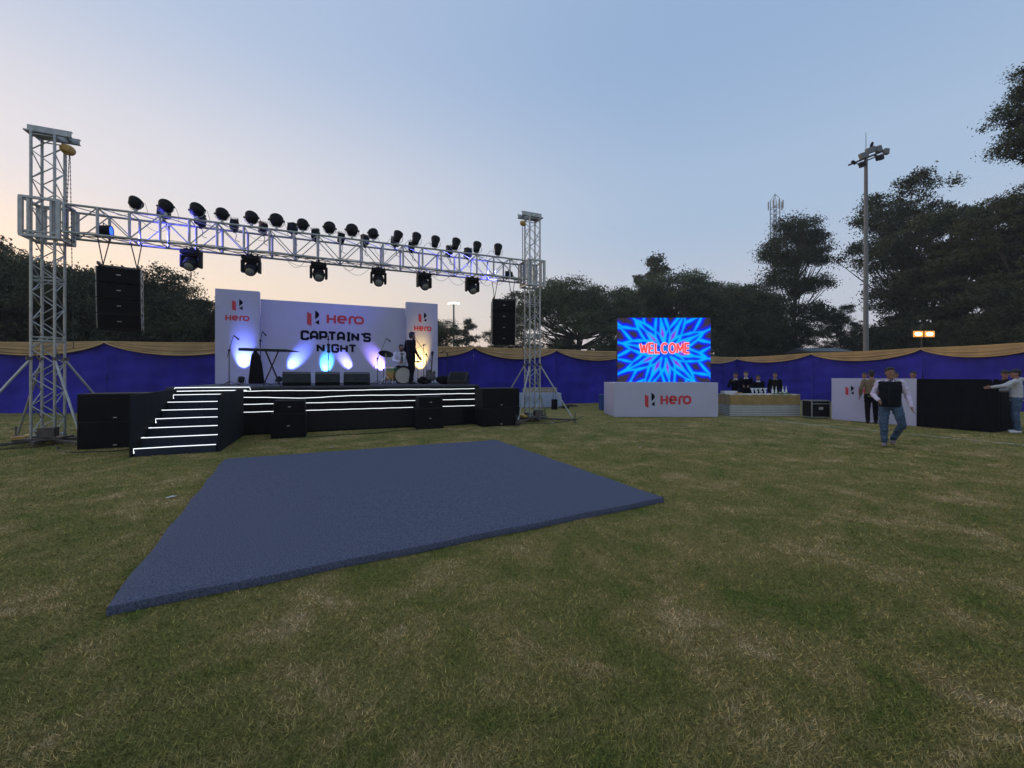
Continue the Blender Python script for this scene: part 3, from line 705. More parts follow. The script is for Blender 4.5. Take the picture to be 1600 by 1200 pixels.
def keyboard():
    v = 13.9; u, z = U(415, 547, v)
    t = thing('keyboard', E(u, v, z), A + R(8), 'long slim dark keyboard seen edge on near the left end of the stage', 'keyboard')
    MB().bbox((-.06, 0, .0), (1.2, .32, .07), .02).build('body', M_BLKG, t); MB().bbox((.02, -.05, .036), (1.1, .16, .02), .004).build('keys', mat('ivory keys', (.5, .5, .48), .4), t)
    MB().prism([(.54, .03), (.86, -.02), (.86, -.035), (.54, -.035)], .26, 'y', -.13).build('end_flap', M_BLKG, t)
    k = thing('keyboard_stand', E(u, v, DZ + .001), A + R(8), 'folding black cross stand under the keyboard', 'stand')
    h = z - DZ - .03; mb = MB()
    for y in (-.14, .14):
        mb.tube((-.05, y, .03), (.32, y, h), .018); mb.tube((.36, y, .03), (.0, y, h), .018)
    mb.tube((.32, -.16, h), (.32, .16, h), .016); mb.tube((0, -.16, h), (0, .16, h), .016); mb.tube((-.05, -.22, .018), (-.05, .22, .018), .016); mb.tube((.36, -.22, .018), (.36, .22, .018), .016)
    mb.build('frame', M_BLKG, k)
    c = thing('jacket_on_hanger', E(u - .24, v - .12, DZ + .06), A, 'black jacket hanging from the keyboard', 'jacket')
    pr = [(.02, .98), (.06, .93), (.14, .82), (.2, .6), (.24, .25), (.25, .05), (.22, .0)]
    mb = MB(); n = 28; vs = []
    for r, zz in pr:
        for k_ in range(n):
            a = 2 * math.pi * k_ / n; rr = .72 * r * (1 + .14 * math.sin(5 * a + zz * 3) * (1 - zz)); vs.append((rr * math.cos(a) * (1.1 if math.cos(a) > 0 else .9), .5 * rr * math.sin(a), zz * .98))
    fs = [(i * n + k_, i * n + (k_ + 1) % n, (i + 1) * n + (k_ + 1) % n, (i + 1) * n + k_) for i in range(len(pr) - 1) for k_ in range(n)] + [tuple(range(n)), tuple(range((len(pr) - 1) * n, len(pr) * n))]
    mb.add(vs, fs).build('coat', M_CLOTHB, c, 'all'); MB().path([(0, 0, .96), (0, -.0, 1.01), (.03, 0, 1.04), (0, 0, 1.07)], .006).build('hook', M_CHAIN, c)
keyboard()
M_TOM = bpy.data.materials.new('tom lacquer'); M_TOM.use_nodes = True
def _tom():
    t = M_TOM.node_tree; b = t.nodes['Principled BSDF']; b.inputs['Roughness'].default_value = .2
    tcn = t.nodes.new('ShaderNodeTexCoord'); s = t.nodes.new('ShaderNodeSeparateXYZ'); t.links.new(tcn.outputs['Object'], s.inputs[0])
    r = t.nodes.new('ShaderNodeValToRGB'); e = r.color_ramp.elements; e.new(.5); e.new(.4)
    for i, (p, c) in enumerate(((.12, (.01, .01, .01)), (.24, (.45, .22, .04)), (.42, (.30, .26, .05)), (.52, (.02, .18, .12)))): e[i].position = p; e[i].color = (*c, 1)
    t.links.new(s.outputs[2], r.inputs[0]); t.links.new(r.outputs[0], b.inputs['Base Color'])
_tom()
def drums():
    v = 15.0; u, _ = U(612, 600, v)
    hd = mat('cream drum head', (.5, .47, .33), .5, 0, .05); chrome = mat('chrome', (.6, .6, .6), .2, 1, .05)
    t = thing('floor_tom', E(u, v, DZ + .001), A, 'green to amber floor tom drum left of the seated drummer', 'drum')
    MB().lathe([(.21, .12), (.215, .12), (.215, .55), (.21, .55)], (0, 0, 0), 28).build('shell', M_TOM, t, 1)
    MB().lathe([(.21, .545), (.222, .545), (.222, .575), (.2, .575), (.2, .565)], (0, 0, 0), 28).build('hoop', chrome, t, 1)
    for a in (30, 150, 270): MB().path([(.23 * math.cos(R(a)), .23 * math.sin(R(a)), .4), (.23 * math.cos(R(a)), .23 * math.sin(R(a)), .08), (.26 * math.cos(R(a)), .26 * math.sin(R(a)), .01)], .009).build('leg', chrome, t)
    u, _ = U(630, 600, v - .1)
    t = thing('bass_drum', E(u, v - .1, DZ + .001), A + R(-8), 'cream headed bass drum standing before the seated drummer', 'drum')
    Mx = mx_(R(90)); c = (0, 0, .30)
    MB().lathe([(.26, -.2), (.285, -.2), (.285, .2), (.26, .2)], c, 32, Mx).build('shell', M_TOM, t, 1)
    MB().lathe([(.272, .19), (.27, .205), (.01, .207)], c, 32, Mx).build('drum_head', hd, t)
    MB().lathe([(.275, .226), (.272, .196), (.3, .196), (.3, .226), (.275, .226)], c, 32, Mx, cap=False).build('hoop', M_BLKG, t, 1)
    u, _ = U(603, 600, v - .3)
    t = thing('crash_cymbal', E(u, v - .3, DZ + .001), A, 'dark tilted cymbal on a stand beside the microphone boom', 'cymbal', 'cymbals on the stage')
    MB().lathe([(.01, .03), (.05, .02), (.06, .005), (.25, -.02), (.25, -.023), (.05, 0)], (0, 0, 1.05), 30, mx_(R(-22), R(12))).build('plate', mat('dark bronze', (.05, .045, .04), .45, .6), t, 1)
    mb = MB(); mb.tube((0, 0, .05), (0, 0, 1.06), .011)
    for a in (90, 210, 330): mb.tube((0, 0, .3), (.25 * math.cos(R(a)), .25 * math.sin(R(a)), .012), .008)
    mb.build('stand', chrome, t)
    u, _ = U(653, 600, v - .1)
    t = thing('hi_hat', E(u, v - .1, DZ + .001), A, 'thin hi hat cymbals on a stand lit yellow behind the suited man', 'cymbal', 'cymbals on the stage')
    mb = MB(); mb.lathe([(.01, .03), (.04, .02), (.19, 0), (.19, -.003), (.04, .01)], (0, 0, .80), 26); mb.lathe([(.01, -.02), (.04, -.015), (.19, 0), (.19, -.003), (.04, -.03)], (0, 0, .785), 26); mb.build('plates', mat('bronze', (.20, .15, .06), .35, .8), t, 1)
    mb = MB(); mb.tube((0, 0, .03), (0, 0, 1.0), .010)
    for a in (90, 210, 330): mb.tube((0, 0, .25), (.22 * math.cos(R(a)), .22 * math.sin(R(a)), .012), .008)
    mb.build('stand', chrome, t)
    # throne and guitar
    u, _ = U(626, 600, v + .45)
    t = thing('drum_stool', E(u, v + .45, DZ + .001), A, 'round black drum stool under the seated drummer', 'stool')
    MB().lathe([(.01, .43), (.17, .43), (.185, .46), (.17, .50), (.01, .505)], (0, 0, 0), 24).build('seat', M_BLKG, t, 1)
    mb = MB(); mb.tube((0, 0, .1), (0, 0, .43), .018)
    for a in (0, 120, 240): mb.tube((0, 0, .25), (.25 * math.cos(R(a)), .25 * math.sin(R(a)), .012), .010)
    mb.build('stand', chrome, t)
    u, _ = U(673, 600, 14.2)
    t = thing('electric_guitar', E(u, 14.2, DZ + .001), A + R(10), 'dark electric guitar leaning upright on its stand at the right of the stage', 'guitar')
    pts = arc(0, .30, .17, .13, 0, 360, 26, 2)[:-1]
    body = [(0, .12), (.12, .14), (.19, .24), (.15, .34), (.17, .44), (.11, .5), (.05, .43), (-.04, .43), (-.13, .52), (-.15, .42), (-.13, .33), (-.18, .23), (-.12, .14)]
    Mx = None
    MB().prism(body, .045, 'y', 0).build('body', mat('dark guitar lacquer', (.04, .03, .03), .25), t)
    MB().prism([(-.022, .4), (.022, .4), (.028, 1.0), (-.012, 1.0)], .02, 'y', -.015).build('neck', mat('dark fretboard', (.05, .03, .02), .5), t)
    MB().prism([(-.03, 1.0), (.03, 1.0), (.06, 1.14), (.0, 1.18), (-.04, 1.12)], .016, 'y', -.012).build('headstock', M_BLKG, t)
    for o in t.children: o.rotation_euler = (R(-10), R(7), 0)
    k = thing('guitar_stand', E(u, 14.2, DZ + .001), A + R(10), 'small black stand holding the electric guitar', 'stand')
    mb = MB(); mb.tube((-.13, -.05, .012), (0, .14, .42), .010); mb.tube((.13, -.05, .012), (0, .14, .42), .010); mb.tube((0, .25, .012), (0, .14, .42), .010); mb.tube((-.1, -.05, .14), (.1, -.05, .14), .012); mb.build('frame', M_BLKG, k)
    u, _ = U(659, 600, 14.6)
    k = thing('gear_bag', E(u + .1, 14.6, DZ + .001), A, 'low dark heap of gig bag and pedals behind the suited man', 'bag', 'bags lying on the stage')
    mb = MB(); mb.ell((0, 0, .12), (.26, .2, .13)); mb.ell((.15, .05, .28), (.09, .08, .25), mtx=mx_(0, .4)); mb.build('body', M_CLOTHB, k, 'all'); MB().path([(-.1, 0, .2), (0, 0, .3), (.1, 0, .22)], .012).build('strap', M_BLKG, k)
    u, _ = U(694, 600, 13.9)
    k = thing('equipment_bag', E(u, 13.9, DZ + .001), A, 'rounded black bag lying beside the sideways monitor', 'bag', 'bags lying on the stage')
    MB().ell((0, 0, .14), (.30, .22, .15), mtx=mx_(0, .1)).build('body', M_CLOTHB, k, 'all'); MB().path([(-.12, 0, .27), (-.05, 0, .34), (.08, 0, .34), (.14, 0, .27)], .012).build('strap', M_BLKG, k)
drums()
def uplight(px, v, col, energy, aim, label, size=34, bl=.9, dy=0):
    """LED can lying on its yoke on the stage floor close to the backdrop, with the light it throws"""
    u, _ = U(px, 600, v); t = thing('floor_par_light', E(u, v, DZ + .001), A, label, 'stage light', 'floor lamps lighting the backdrop')
    d = Vector((aim[0], aim[1], aim[2])).normalized(); q = d.to_track_quat('Z', 'Y').to_matrix(); c = Vector((0, 0, .15))
    MB().lathe([(.04, -.10), (.085, -.09), (.10, -.02), (.105, .08), (.095, .08), (.09, .06)], c, 20, q).build('can', M_BLK, t, 1)
    MB().lathe([(.089, .062), (.08, .066), (.01, .066)], c, 20, q).build('led_face', mat('led face %d' % px, col, .4, emit=col, estr=3), t, 1)
    MB().path([(-.125, 0, .15), (-.125, 0, .03), (-.08, 0, .012), (.08, 0, .012), (.125, 0, .03), (.125, 0, .15)], .010).build('yoke', M_BLKG, t)
    lamp('par_beam', 'SPOT', c + d * .1, energy, col, t, aim=c + d * 2, size=size, blend=bl, rad=.03)
PV = VB - .46
uplight(377, PV, (.15, .21, 1), 900, (.0, .48, .85), 'black floor lamp throwing a blue white beam up the left wing panel', 46, 1)
uplight(436, PV + .28, (.13, .20, 1), 780, (.52, .50, .75), 'floor lamp left of the monitors throwing a slanted blue beam', 38, 1)
uplight(506, PV + .28, (.05, .34, 1), 720, (.10, .58, .70), 'floor lamp behind the middle monitor throwing a cyan beam', 46, 1)
uplight(561, PV + .28, (.24, .24, 1), 520, (-.50, .52, .76), 'floor lamp behind the right monitor throwing a slanted violet beam', 33, 1)
uplight(611, PV + .28, (.34, .24, 1), 640, (-.48, .52, .75), 'floor lamp behind the cymbal throwing a slanted purple beam', 41, 1)
uplight(660, PV, (1, .66, .16), 620, (.0, .46, .88), 'floor lamp throwing a warm yellow beam up the right wing panel', 48, 1)

# ------------------------------------------------------------------ LED wall on its plinth
def led_screen():
    D = 16.7; x0, x1 = at(965, D), at(1110.5, D); z0, z1 = 1.325, CAMH + (HZ - 496.5) * D / F
    w, h = x1 - x0, z1 - z0
    t = thing('led_screen', (x0, D, z0), 0, 'glowing video wall with a blue kaleidoscope picture reading WELCOME', 'screen')
    MB().bbox((w / 2, .1, h / 2), (w, .16, h), .01).build('cabinet', M_BLK, t)
    nx, ny = 300, 208; X, Z = np.meshgrid(np.linspace(0, w, nx + 1), np.linspace(0, h, ny + 1))
    cx, cz = (515 - 170) / 675 * w, (548 - 320) / 473 * h; k = w / 2
    fx = (X - cx) / k; fz = (Z - cz) / k; r = np.hypot(fx, fz); th = np.arctan2(fz, fx) - R(98)
    ph = np.abs((th + R(18)) % R(36) - R(18)); px_, py_ = r * np.cos(ph), r * np.sin(ph)
    P = lambda rr, a: (rr * math.cos(R(a)), rr * math.sin(R(a)))
    def seg(a, b):
        (ax, ay), (bx, by) = a, b; dx, dy = bx - ax, by - ay; tt = np.clip(((px_ - ax) * dx + (py_ - ay) * dy) / (dx * dx + dy * dy), 0, 1)
        return np.hypot(px_ - ax - tt * dx, py_ - ay - tt * dy)
    segs = [(P(.17, 0), P(.36, 9.5)), (P(.36, 9.5), P(.62, 0)), (P(.62, 0), P(1.4, 0)), (P(.46, 17), P(.36, 9.5)), (P(.48, 18), P(.74, 7)), (P(.74, 7), P(1.06, 17)), (P(.74, 7), P(.92, 0)), (P(1.06, 17), P(1.4, 15))]
    d = np.min([seg(a, b) for a, b in segs], 0)
    wob = .012 * np.sin(23 * fx + 5) + .01 * np.sin(19 * fz)
    core = np.exp(-(np.maximum(d + wob * .5, 0) / .027) ** 2); halo = np.exp(-(np.maximum(d + wob, 0) / .078) ** 4)
    inn = np.exp(-(r / .09) ** 2); core = np.clip(core + inn, 0, 1); halo = np.clip(halo + inn, 0, 1)
    c = np.zeros(X.shape + (3,)); c[:] = (.035, .028, .04)
    c = c * (1 - halo[..., None]) + np.array((.0, .0, .90)) * halo[..., None]
    pur = np.exp(-(((px_ - .38) / .13) ** 2 + (py_ / .042) ** 2) ** 1.5)[..., None]
    c = c * (1 - pur) + np.array((.28, .0, .72)) * pur
    core = core[..., None]; c = c * (1 - core) + np.array((.0, .42, .95)) * core
    inn2 = (np.exp(-(r / .07) ** 2))[..., None] * .6; c = c * (1 - inn2) + np.array((.0, .0, .5)) * inn2
    N = (nx + 1); vs = np.stack([X, np.zeros_like(X) + .008, Z], -1).reshape(-1, 3)
    fs = [(j * N + i, j * N + i + 1, (j + 1) * N + i + 1, (j + 1) * N + i) for j in range(ny) for i in range(nx)]
    me = bpy.data.meshes.new('picture'); me.from_pydata(vs.tolist(), [], fs)
    ca = me.color_attributes.new('Col', 'FLOAT_COLOR', 'POINT'); cc = np.ones((len(vs), 4), np.float32); cc[:, :3] = c.reshape(-1, 3); ca.data.foreach_set('color', cc.ravel())
    m = bpy.data.materials.new('led picture'); m.use_nodes = True; tt = m.node_tree; b = tt.nodes['Principled BSDF']; b.inputs['Base Color'].default_value = (.004, .004, .004, 1); b.inputs['Roughness'].default_value = .8; b.inputs['Specular IOR Level'].default_value = .05
    a = tt.nodes.new('ShaderNodeAttribute'); a.attribute_name = 'Col'; tt.links.new(a.outputs['Color'], b.inputs['Emission Color']); b.inputs['Emission Strength'].default_value = 1.1
    me.materials.append(m); o = bpy.data.objects.new('picture', me); COL.objects.link(o); o.parent = t
    # WELCOME
    gx, gz = (514 - 170) / 675 * w, (548 - 299) / 473 * h
    WL_ = {'W': [[(-.2, 5), (1.1, 0)], [(1.1, 0), (2.3, 4.2)], [(2.3, 4.2), (3.5, 0)], [(3.5, 0), (4.8, 5)]], 'E': [[(3, 5), (0, 5), (0, 0), (3, 0)], [(0, 2.5), (2.7, 2.5)]], 'L': [[(0, 5), (0, 0), (3, 0)]],
           'C': [arc(2, 2.5, 2, 2.5, 42, 318, 18, 2.1)], 'O': [arc(2, 2.5, 2, 2.5, 0, 345, 20, 2.1)], 'M': [[(0, 0), (0, 5)], [(0, 4.9), (2.1, 1.0)], [(2.1, 1.0), (4.2, 4.9)], [(4.2, 5), (4.2, 0)]]}
    wd = {'W': 4.6, 'E': 3, 'L': 3, 'C': 4, 'O': 4, 'M': 4.2}
    for nm, hw, col, y in (('word_outline', .058, (1, .50, .66), .005), ('word', .034, (1, .055, .065), -.002)):
        mb = MB(); tot = sum(wd[c] + 1.45 for c in 'WELCOME') - 1.45; kx = 1.96 / tot; kz = .37 / 5; x = -.98
        for c in 'WELCOME':
            for q, pts in enumerate(WL_[c]): mb.ribbon([(gx + x + a * kx, gz - .185 + b_ * kz) for a, b_ in pts], hw, y - .001 * q, .0008, closed=(c == 'O'))
            x += (wd[c] + 1.45) * kx
        mb.build(nm, mat(nm, (.02, .02, .02), .5, emit=col, estr=1.1), t)
    # plinth
    Dp = 15.87; xa, xb = at(960, Dp), at(1122, Dp); zt = 1.31
    t = thing('screen_plinth', (xa, Dp, 0), 0, 'white plinth with red lettering standing under the video wall', 'plinth')
    MB().bbox(((xb - xa) / 2, .9, zt / 2 + .001), (xb - xa, 1.8, zt), .012).build('body', M_WHITE, t)
    L = lambda px, py: ((px - 960) / F * Dp, CAMH - (py - HZ) * Dp / F)
    a, b_ = L(1007.6, 613.4), L(1023.2, 637.2); icon(t, a[0], b_[0], b_[1], a[1], -.007)
    a, b_ = L(1032, 618), L(1080, 631.8); mb = MB(); word_rounded(mb, a[0], b_[0], b_[1], a[1], -.007); mb.build('lettering', M_RED, t)
led_screen()

# ------------------------------------------------------------------ bar counter and what stands on it
def bar():
    D = 16.2; x0, x1 = at(1141, D), at(1250, D); w = x1 - x0; zt = .845
    t = thing('bar_counter', (x0, D, 0), 0, 'bar counter draped in gold cloth over white pleated skirting', 'bar counter')
    gm = mat('gold table cloth', (.30, .19, .055), .65, 0, .2, 3, .2, 9, sheen=.3); wm = mat('white pleated cloth', (.42, .42, .39), .8, 0, .08, 3)
    MB().bbox((w / 2, .45, zt - .015), (w + .02, .92, .03), .01).build('table_top', mat('cream runner', (.55, .54, .48), .7), t)
    mb = MB(); n = 90; vs = []
    path = [(0, .9), (0, 0), (w, 0), (w, .9)]
    def walk(s):
        s *= (w + 1.8)
        if s < .9: return (0, .9 - s), (-1, 0)
        if s < .9 + w: return (s - .9, 0), (0, -1)
        return (w, s - .9 - w), (1, 0)
    for i in range(n + 1):
        (x, y), nn = walk(i / n); o = .008 * math.sin(i * .9)
        vs += [(x + nn[0] * (.012 + o), y + nn[1] * (.012 + o), zt - .002), (x + nn[0] * (.02 + o * 1.5), y + nn[1] * (.02 + o * 1.5), .44)]
    mb.add(vs, [(2 * i, 2 * i + 1, 2 * i + 3, 2 * i + 2) for i in range(n)]); mb.build('gold_cloth', gm, t, 'all')
    vs = []; rows = 26
    for j in range(rows + 1):
        z = .455 - .45 * j / rows; o = .012 * (j % 4 in (1, 2)) + .006 * (j % 4 == 1)
        for p in ((-o, .9), (-o, -o), (w + o, -o), (w + o, .9)): vs.append((p[0], p[1], z))
    MB().add(vs, [(j * 4 + k, j * 4 + k + 1, (j + 1) * 4 + k + 1, (j + 1) * 4 + k) for j in range(rows) for k in range(3)]).build('pleated_skirt', wm, t)
    gl = mat('frosted glass', (.62, .66, .70), .12, 0, .05, spec=.8); white = mat('white paper', (.6, .6, .6), .6); amb = mat('amber fruit', (.55, .30, .08), .5, 0, .3, 30)
    pos = lambda px: at(px, D + .35)
    g0 = None
    for i, px in enumerate((1174.5, 1180, 1186.5, 1194)):
        lab = f'{ORD[i]} tall flared glass from the left standing on the bar counter'
        if g0 is None:
            g0 = thing('cocktail_glass', (pos(px), D + .3, zt + .001), 0, lab, 'glass', 'flared glasses on the bar counter')
            MB().lathe([(.05, 0), (.05, .006), (.01, .012), (.01, .07), (.025, .10), (.045, .17), (.085, .235), (.08, .235), (.04, .17), (.005, .11)], (0, 0, 0), 18).build('bowl', gl, g0, 'all')
            MB().lathe([(.075, .22), (.075, .226), (.01, .228)], (0, 0, 0), 14).build('drink', white, g0)
        else: again(g0, (pos(px), D + .3, zt + .001), 0, lab)
    b0 = None
    for i, px in enumerate((1206, 1211.5, 1222, 1227)):
        lab = f'{ORD[i]} clear pointed bottle from the left standing on the bar counter'
        if b0 is None:
            b0 = thing('bottle', (pos(px), D + .3, zt + .001), 0, lab, 'bottle', 'pointed bottles on the bar counter')
            MB().lathe([(.034, 0), (.037, .01), (.037, .12), (.03, .16), (.013, .22), (.012, .26)], (0, 0, 0), 14).build('glass', gl, b0, 'all')
            MB().lathe([(.014, .25), (.014, .29), (.004, .32)], (0, 0, 0), 10).build('stopper', M_BADGE, b0)
            MB().lathe([(.0375, .04), (.0375, .10)], (0, 0, 0), 14).build('label', white, b0)
        else: again(b0, (pos(px), D + .3, zt + .001), 0, lab)
    t = thing('drinks_tray', (pos(1216.5), D + .16, zt + .001), 0, 'small tray of green limes and cups in front of the bottles', 'tray')
    MB().bbox((0, 0, .02), (.62, .2, .03), .008).build('tray', mat('green tray', (.07, .14, .06), .5), t)
    for k in range(6): MB().ell((-.24 + .09 * k, .0, .06), (.032, .032, .032), 10, 7).build('lime' if k % 2 else 'cup', mat('lime', (.12, .22, .04), .4) if k % 2 else white, t, 'all')
    s0 = None
    for i, px in enumerate((1176, 1182.5, 1190, 1196)):
        lab = f'{ORD[i]} short stemmed glass from the left along the front edge of the bar'
        if s0 is None:
            s0 = thing('stem_glass', (at(px, D + .1), D + .09, zt + .001), 0, lab, 'glass', 'small glasses along the bar edge')
            MB().lathe([(.03, 0), (.03, .004), (.006, .01), (.006, .05), (.03, .08), (.034, .12), (.03, .12), (.005, .06)], (0, 0, 0), 14).build('bowl', gl, s0, 'all')
        else: again(s0, (at(px, D + .1), D + .09, zt + .001), 0, lab)
    t = thing('serving_box', (at(1137, D + .5), D + .5, zt + .001), 0, 'white rectangular box lying at the left end of the bar', 'box')
    MB().bbox((0.05, 0, .05), (.52, .3, .09), .01).build('box_body', white, t); MB().bbox((.05, 0, .105), (.53, .31, .02), .006).build('lid', white, t)
    t = thing('snack_dish', (at(1153, D + .3), D + .22, zt + .001), 0, 'flat dish of amber snacks near the left end of the bar', 'dish')
    MB().lathe([(.1, 0), (.14, .02), (.13, .025), (.01, .02)], (0, 0, 0), 18).build('plate', white, t)
    rn = random.Random(1); mb = MB()
    for k in range(26): mb.ell((rn.uniform(-.1, .1), rn.uniform(-.08, .08), .035 + .02 * rn.random()), (.022, .018, .013), 7, 5)
    mb.build('snacks', amb, t)
bar()

# ------------------------------------------------------------------ cases, console, tables
def flight_case(loc, rz, d, label):
    t = thing('flight_case', loc, rz, label, 'flight case', 'flight cases on the grass')
    w, dp, h = d; MB().bbox((w / 2, dp / 2, h / 2 + .05), (w, dp, h), .006).build('panel', M_BLK, t)
    mb = MB(); e = .03
    for x in (0, w):
        for y in (0, dp): mb.box((x, y, h / 2 + .05), (e, e, h + .01))
    for z in (.05, h + .05, h * .82 + .05):
        for y in (0, dp): mb.box((w / 2, y, z), (w - .01, e, e))
        if z != h * .82 + .05:
            for x in (0, w): mb.box((x, dp / 2, z + .001), (e - .002, dp, e - .002))
    mb.build('edging', M_ALU, t); MB().bbox((w / 2, -.012, h * .62), (.15, .02, .10), .005).build('latch', M_BADGE, t)
    for x in (.08, w - .08):
        for y in (.08, dp - .08): MB().tube((x - .012, y, .025), (x + .012, y, .025), .025, n=12).build('castor', M_BLKG, t)
    return t
c = G(1268.5, 654); flight_case((c.x, c.y, 0), 0, (.66, .5, .60), 'black flight case with silver edges on the grass left of the white console panel')
c = G(938, 641); 
def blue_crate(c):
    t = thing('blue_crate', (c.x + .05, c.y, 0), 0, 'blue plastic crate half hidden behind the left end of the white plinth', 'crate')
    m = mat('blue plastic', (.03, .08, .28), .5); MB().bbox((.25, .3, .34), (.5, .6, .66), .02).build('tub', m, t); MB().bbox((.25, .3, .69), (.54, .64, .05), .015).build('lid', m, t)
blue_crate(c)
def console():
    a = Vector((11.52, 15.0, 0)); e = Vector((13.2, 11.45, 0)); d = (e - a).normalized(); rz = math.atan2(d.y, d.x); L = (e - a).length; wl_ = 2.35; ht = 1.48
    t = thing('console_desk', (a.x, a.y, 0), rz, 'long control desk screened by a white logo panel and black cloth at the right', 'control desk')
    MB().bbox((wl_ / 2, .02, ht / 2 + .002), (wl_, .04, ht), .006).build('printed_panel', M_WHITE, t)
    def loc(px, py):
        r = (px - 800) / F; # intersect ray with panel line
        s = (r * a.y - a.x) / (d.x - r * d.y); Y = a.y + s * d.y; return s, CAMH - (py - HZ) * Y / F
    p0, p1 = loc(1321, 602.4), loc(1334.2, 618); icon(t, p0[0], p1[0], p1[1], p0[1], -.007)
    p0, p1 = loc(1341.5, 606), loc(1385, 616.5); mb = MB(); word_rounded(mb, p0[0], p1[0], p1[1], p0[1], -.007); mb.build('lettering', M_RED, t)
    mb = MB(); n = 90; vs = []
    pts = [Vector((wl_ + .005, .0)), Vector((L, .0)), Vector((L + .02, 1.5))]
    tot = (L - wl_) + 1.5
    for i in range(n + 1):
        s = tot * i / n
        if s < L - wl_: p = Vector((wl_ + .005 + s, 0)); nn = Vector((0, -1)); zt = ht - .01
        else: p = Vector((L, s - (L - wl_))); nn = Vector((1, 0)); zt = ht - .14 
        o = .012 * math.sin(i * .8) + .006 * math.sin(i * 2.1)
        vs += [(p.x + nn.x * .01, p.y + nn.y * .01, zt), (p.x + nn.x * (.02 + o), p.y + nn.y * (.02 + o), zt * .5), (p.x + nn.x * (.03 + o * 2), p.y + nn.y * (.03 + o * 2), .005)]
    mb.add(vs, [(3 * i + k, 3 * i + k + 1, 3 * i + k + 4, 3 * i + k + 3) for i in range(n) for k in range(2)]); mb.build('black_cloth', M_CLOTHB, t, 'all')
    MB().bbox((L / 2 + .0, .8, 1.0), (L - .1, 1.3, .05), .01).build('desk_top', M_BLK, t)
    mb = MB()
    for x in (.1, L * .5, L - .15):
        for y in (.2, 1.4): mb.tube((x, y, 0), (x, y, .98), .025)
    mb.build('desk_legs', M_BLK, t)
console()
def side_table():
    D = 20.3; x0 = at(812, D); w = at(880, D) - x0
    t = thing('banquet_table', (x0, D, 0), A * .3, 'table under pale blue cloth behind the right truss tower', 'table')
    w *= .98; h = .72
    cm = mat('pale blue cloth', (.36, .42, .52), .8, 0, .12, 4, .2, 12)
    mb = MB(); n = 70; vs = []
    for i in range(n + 1):
        s = i / n * (w + 1.4); p = (0, .7 - s) if s < .7 else ((s - .7, 0) if s < .7 + w else (w, s - .7 - w)); nn = (-1, 0) if s < .7 else ((0, -1) if s < .7 + w else (1, 0)); o = .02 * math.sin(i * 1.1)
        vs += [(p[0], p[1], h), (p[0] + nn[0] * (.03 + o), p[1] + nn[1] * (.03 + o), .03)]
    mb.add(vs, [(2 * i, 2 * i + 1, 2 * i + 3, 2 * i + 2) for i in range(n)]); mb.build('cloth', cm, t, 'all')
    MB().bbox((w / 2, .35, h), (w, .7, .02), .005).build('table_top', cm, t)
    k = thing('wooden_plank', (x0 + .1, D + .45, h + .012), A * .3, 'long tan carton standing on the pale blue table', 'carton')
    MB().bbox((w / 2 - .1, .1, .13), (w - .35, .22, .25), .01).build('carton_body', mat('tan cardboard', (.32, .25, .16), .85), k); k.name = 'carton'
    MB().box((w / 2 - .1, -.014, .13), (w - .4, .004, .04)).build('tape', mat('packing tape', (.40, .33, .22), .4), k)
    D2 = 650 * 1.55 / (640 - HZ); 
    k = thing('black_speaker_box', (at(862, D2), D2, 0), 0, 'small black box standing on the grass right of the right truss tower', 'speaker')
    MB().bbox((.14, .12, .24), (.27, .24, .47), .02).build('cabinet', M_BLK, k); MB().bbox((.14, -.004, .24), (.22, .012, .4), .004).build('grille', M_GRILLE, k); MB().path([(.08, .1, .47), (.08, .1, .95), (.2, .1, .95), (.2, .1, .47)], .012).build('handle', M_BLKG, k)
    k = thing('cable_heap', (at(885, 20), 20, 0), 0, 'low dark heap of coiled cables on grass beside the small black box', 'cables')
    mb = MB(); rn = random.Random(4)
    for i in range(5):
        cx, r = rn.uniform(-.2, .3), rn.uniform(.12, .3); mb.path([(cx + r * math.cos(a_ * .5), r * math.sin(a_ * .5), .03 + .03 * i + .01 * math.sin(a_)) for a_ in range(14)], .02, 6)
    mb.build('coil', M_BLKG, k)
side_table()
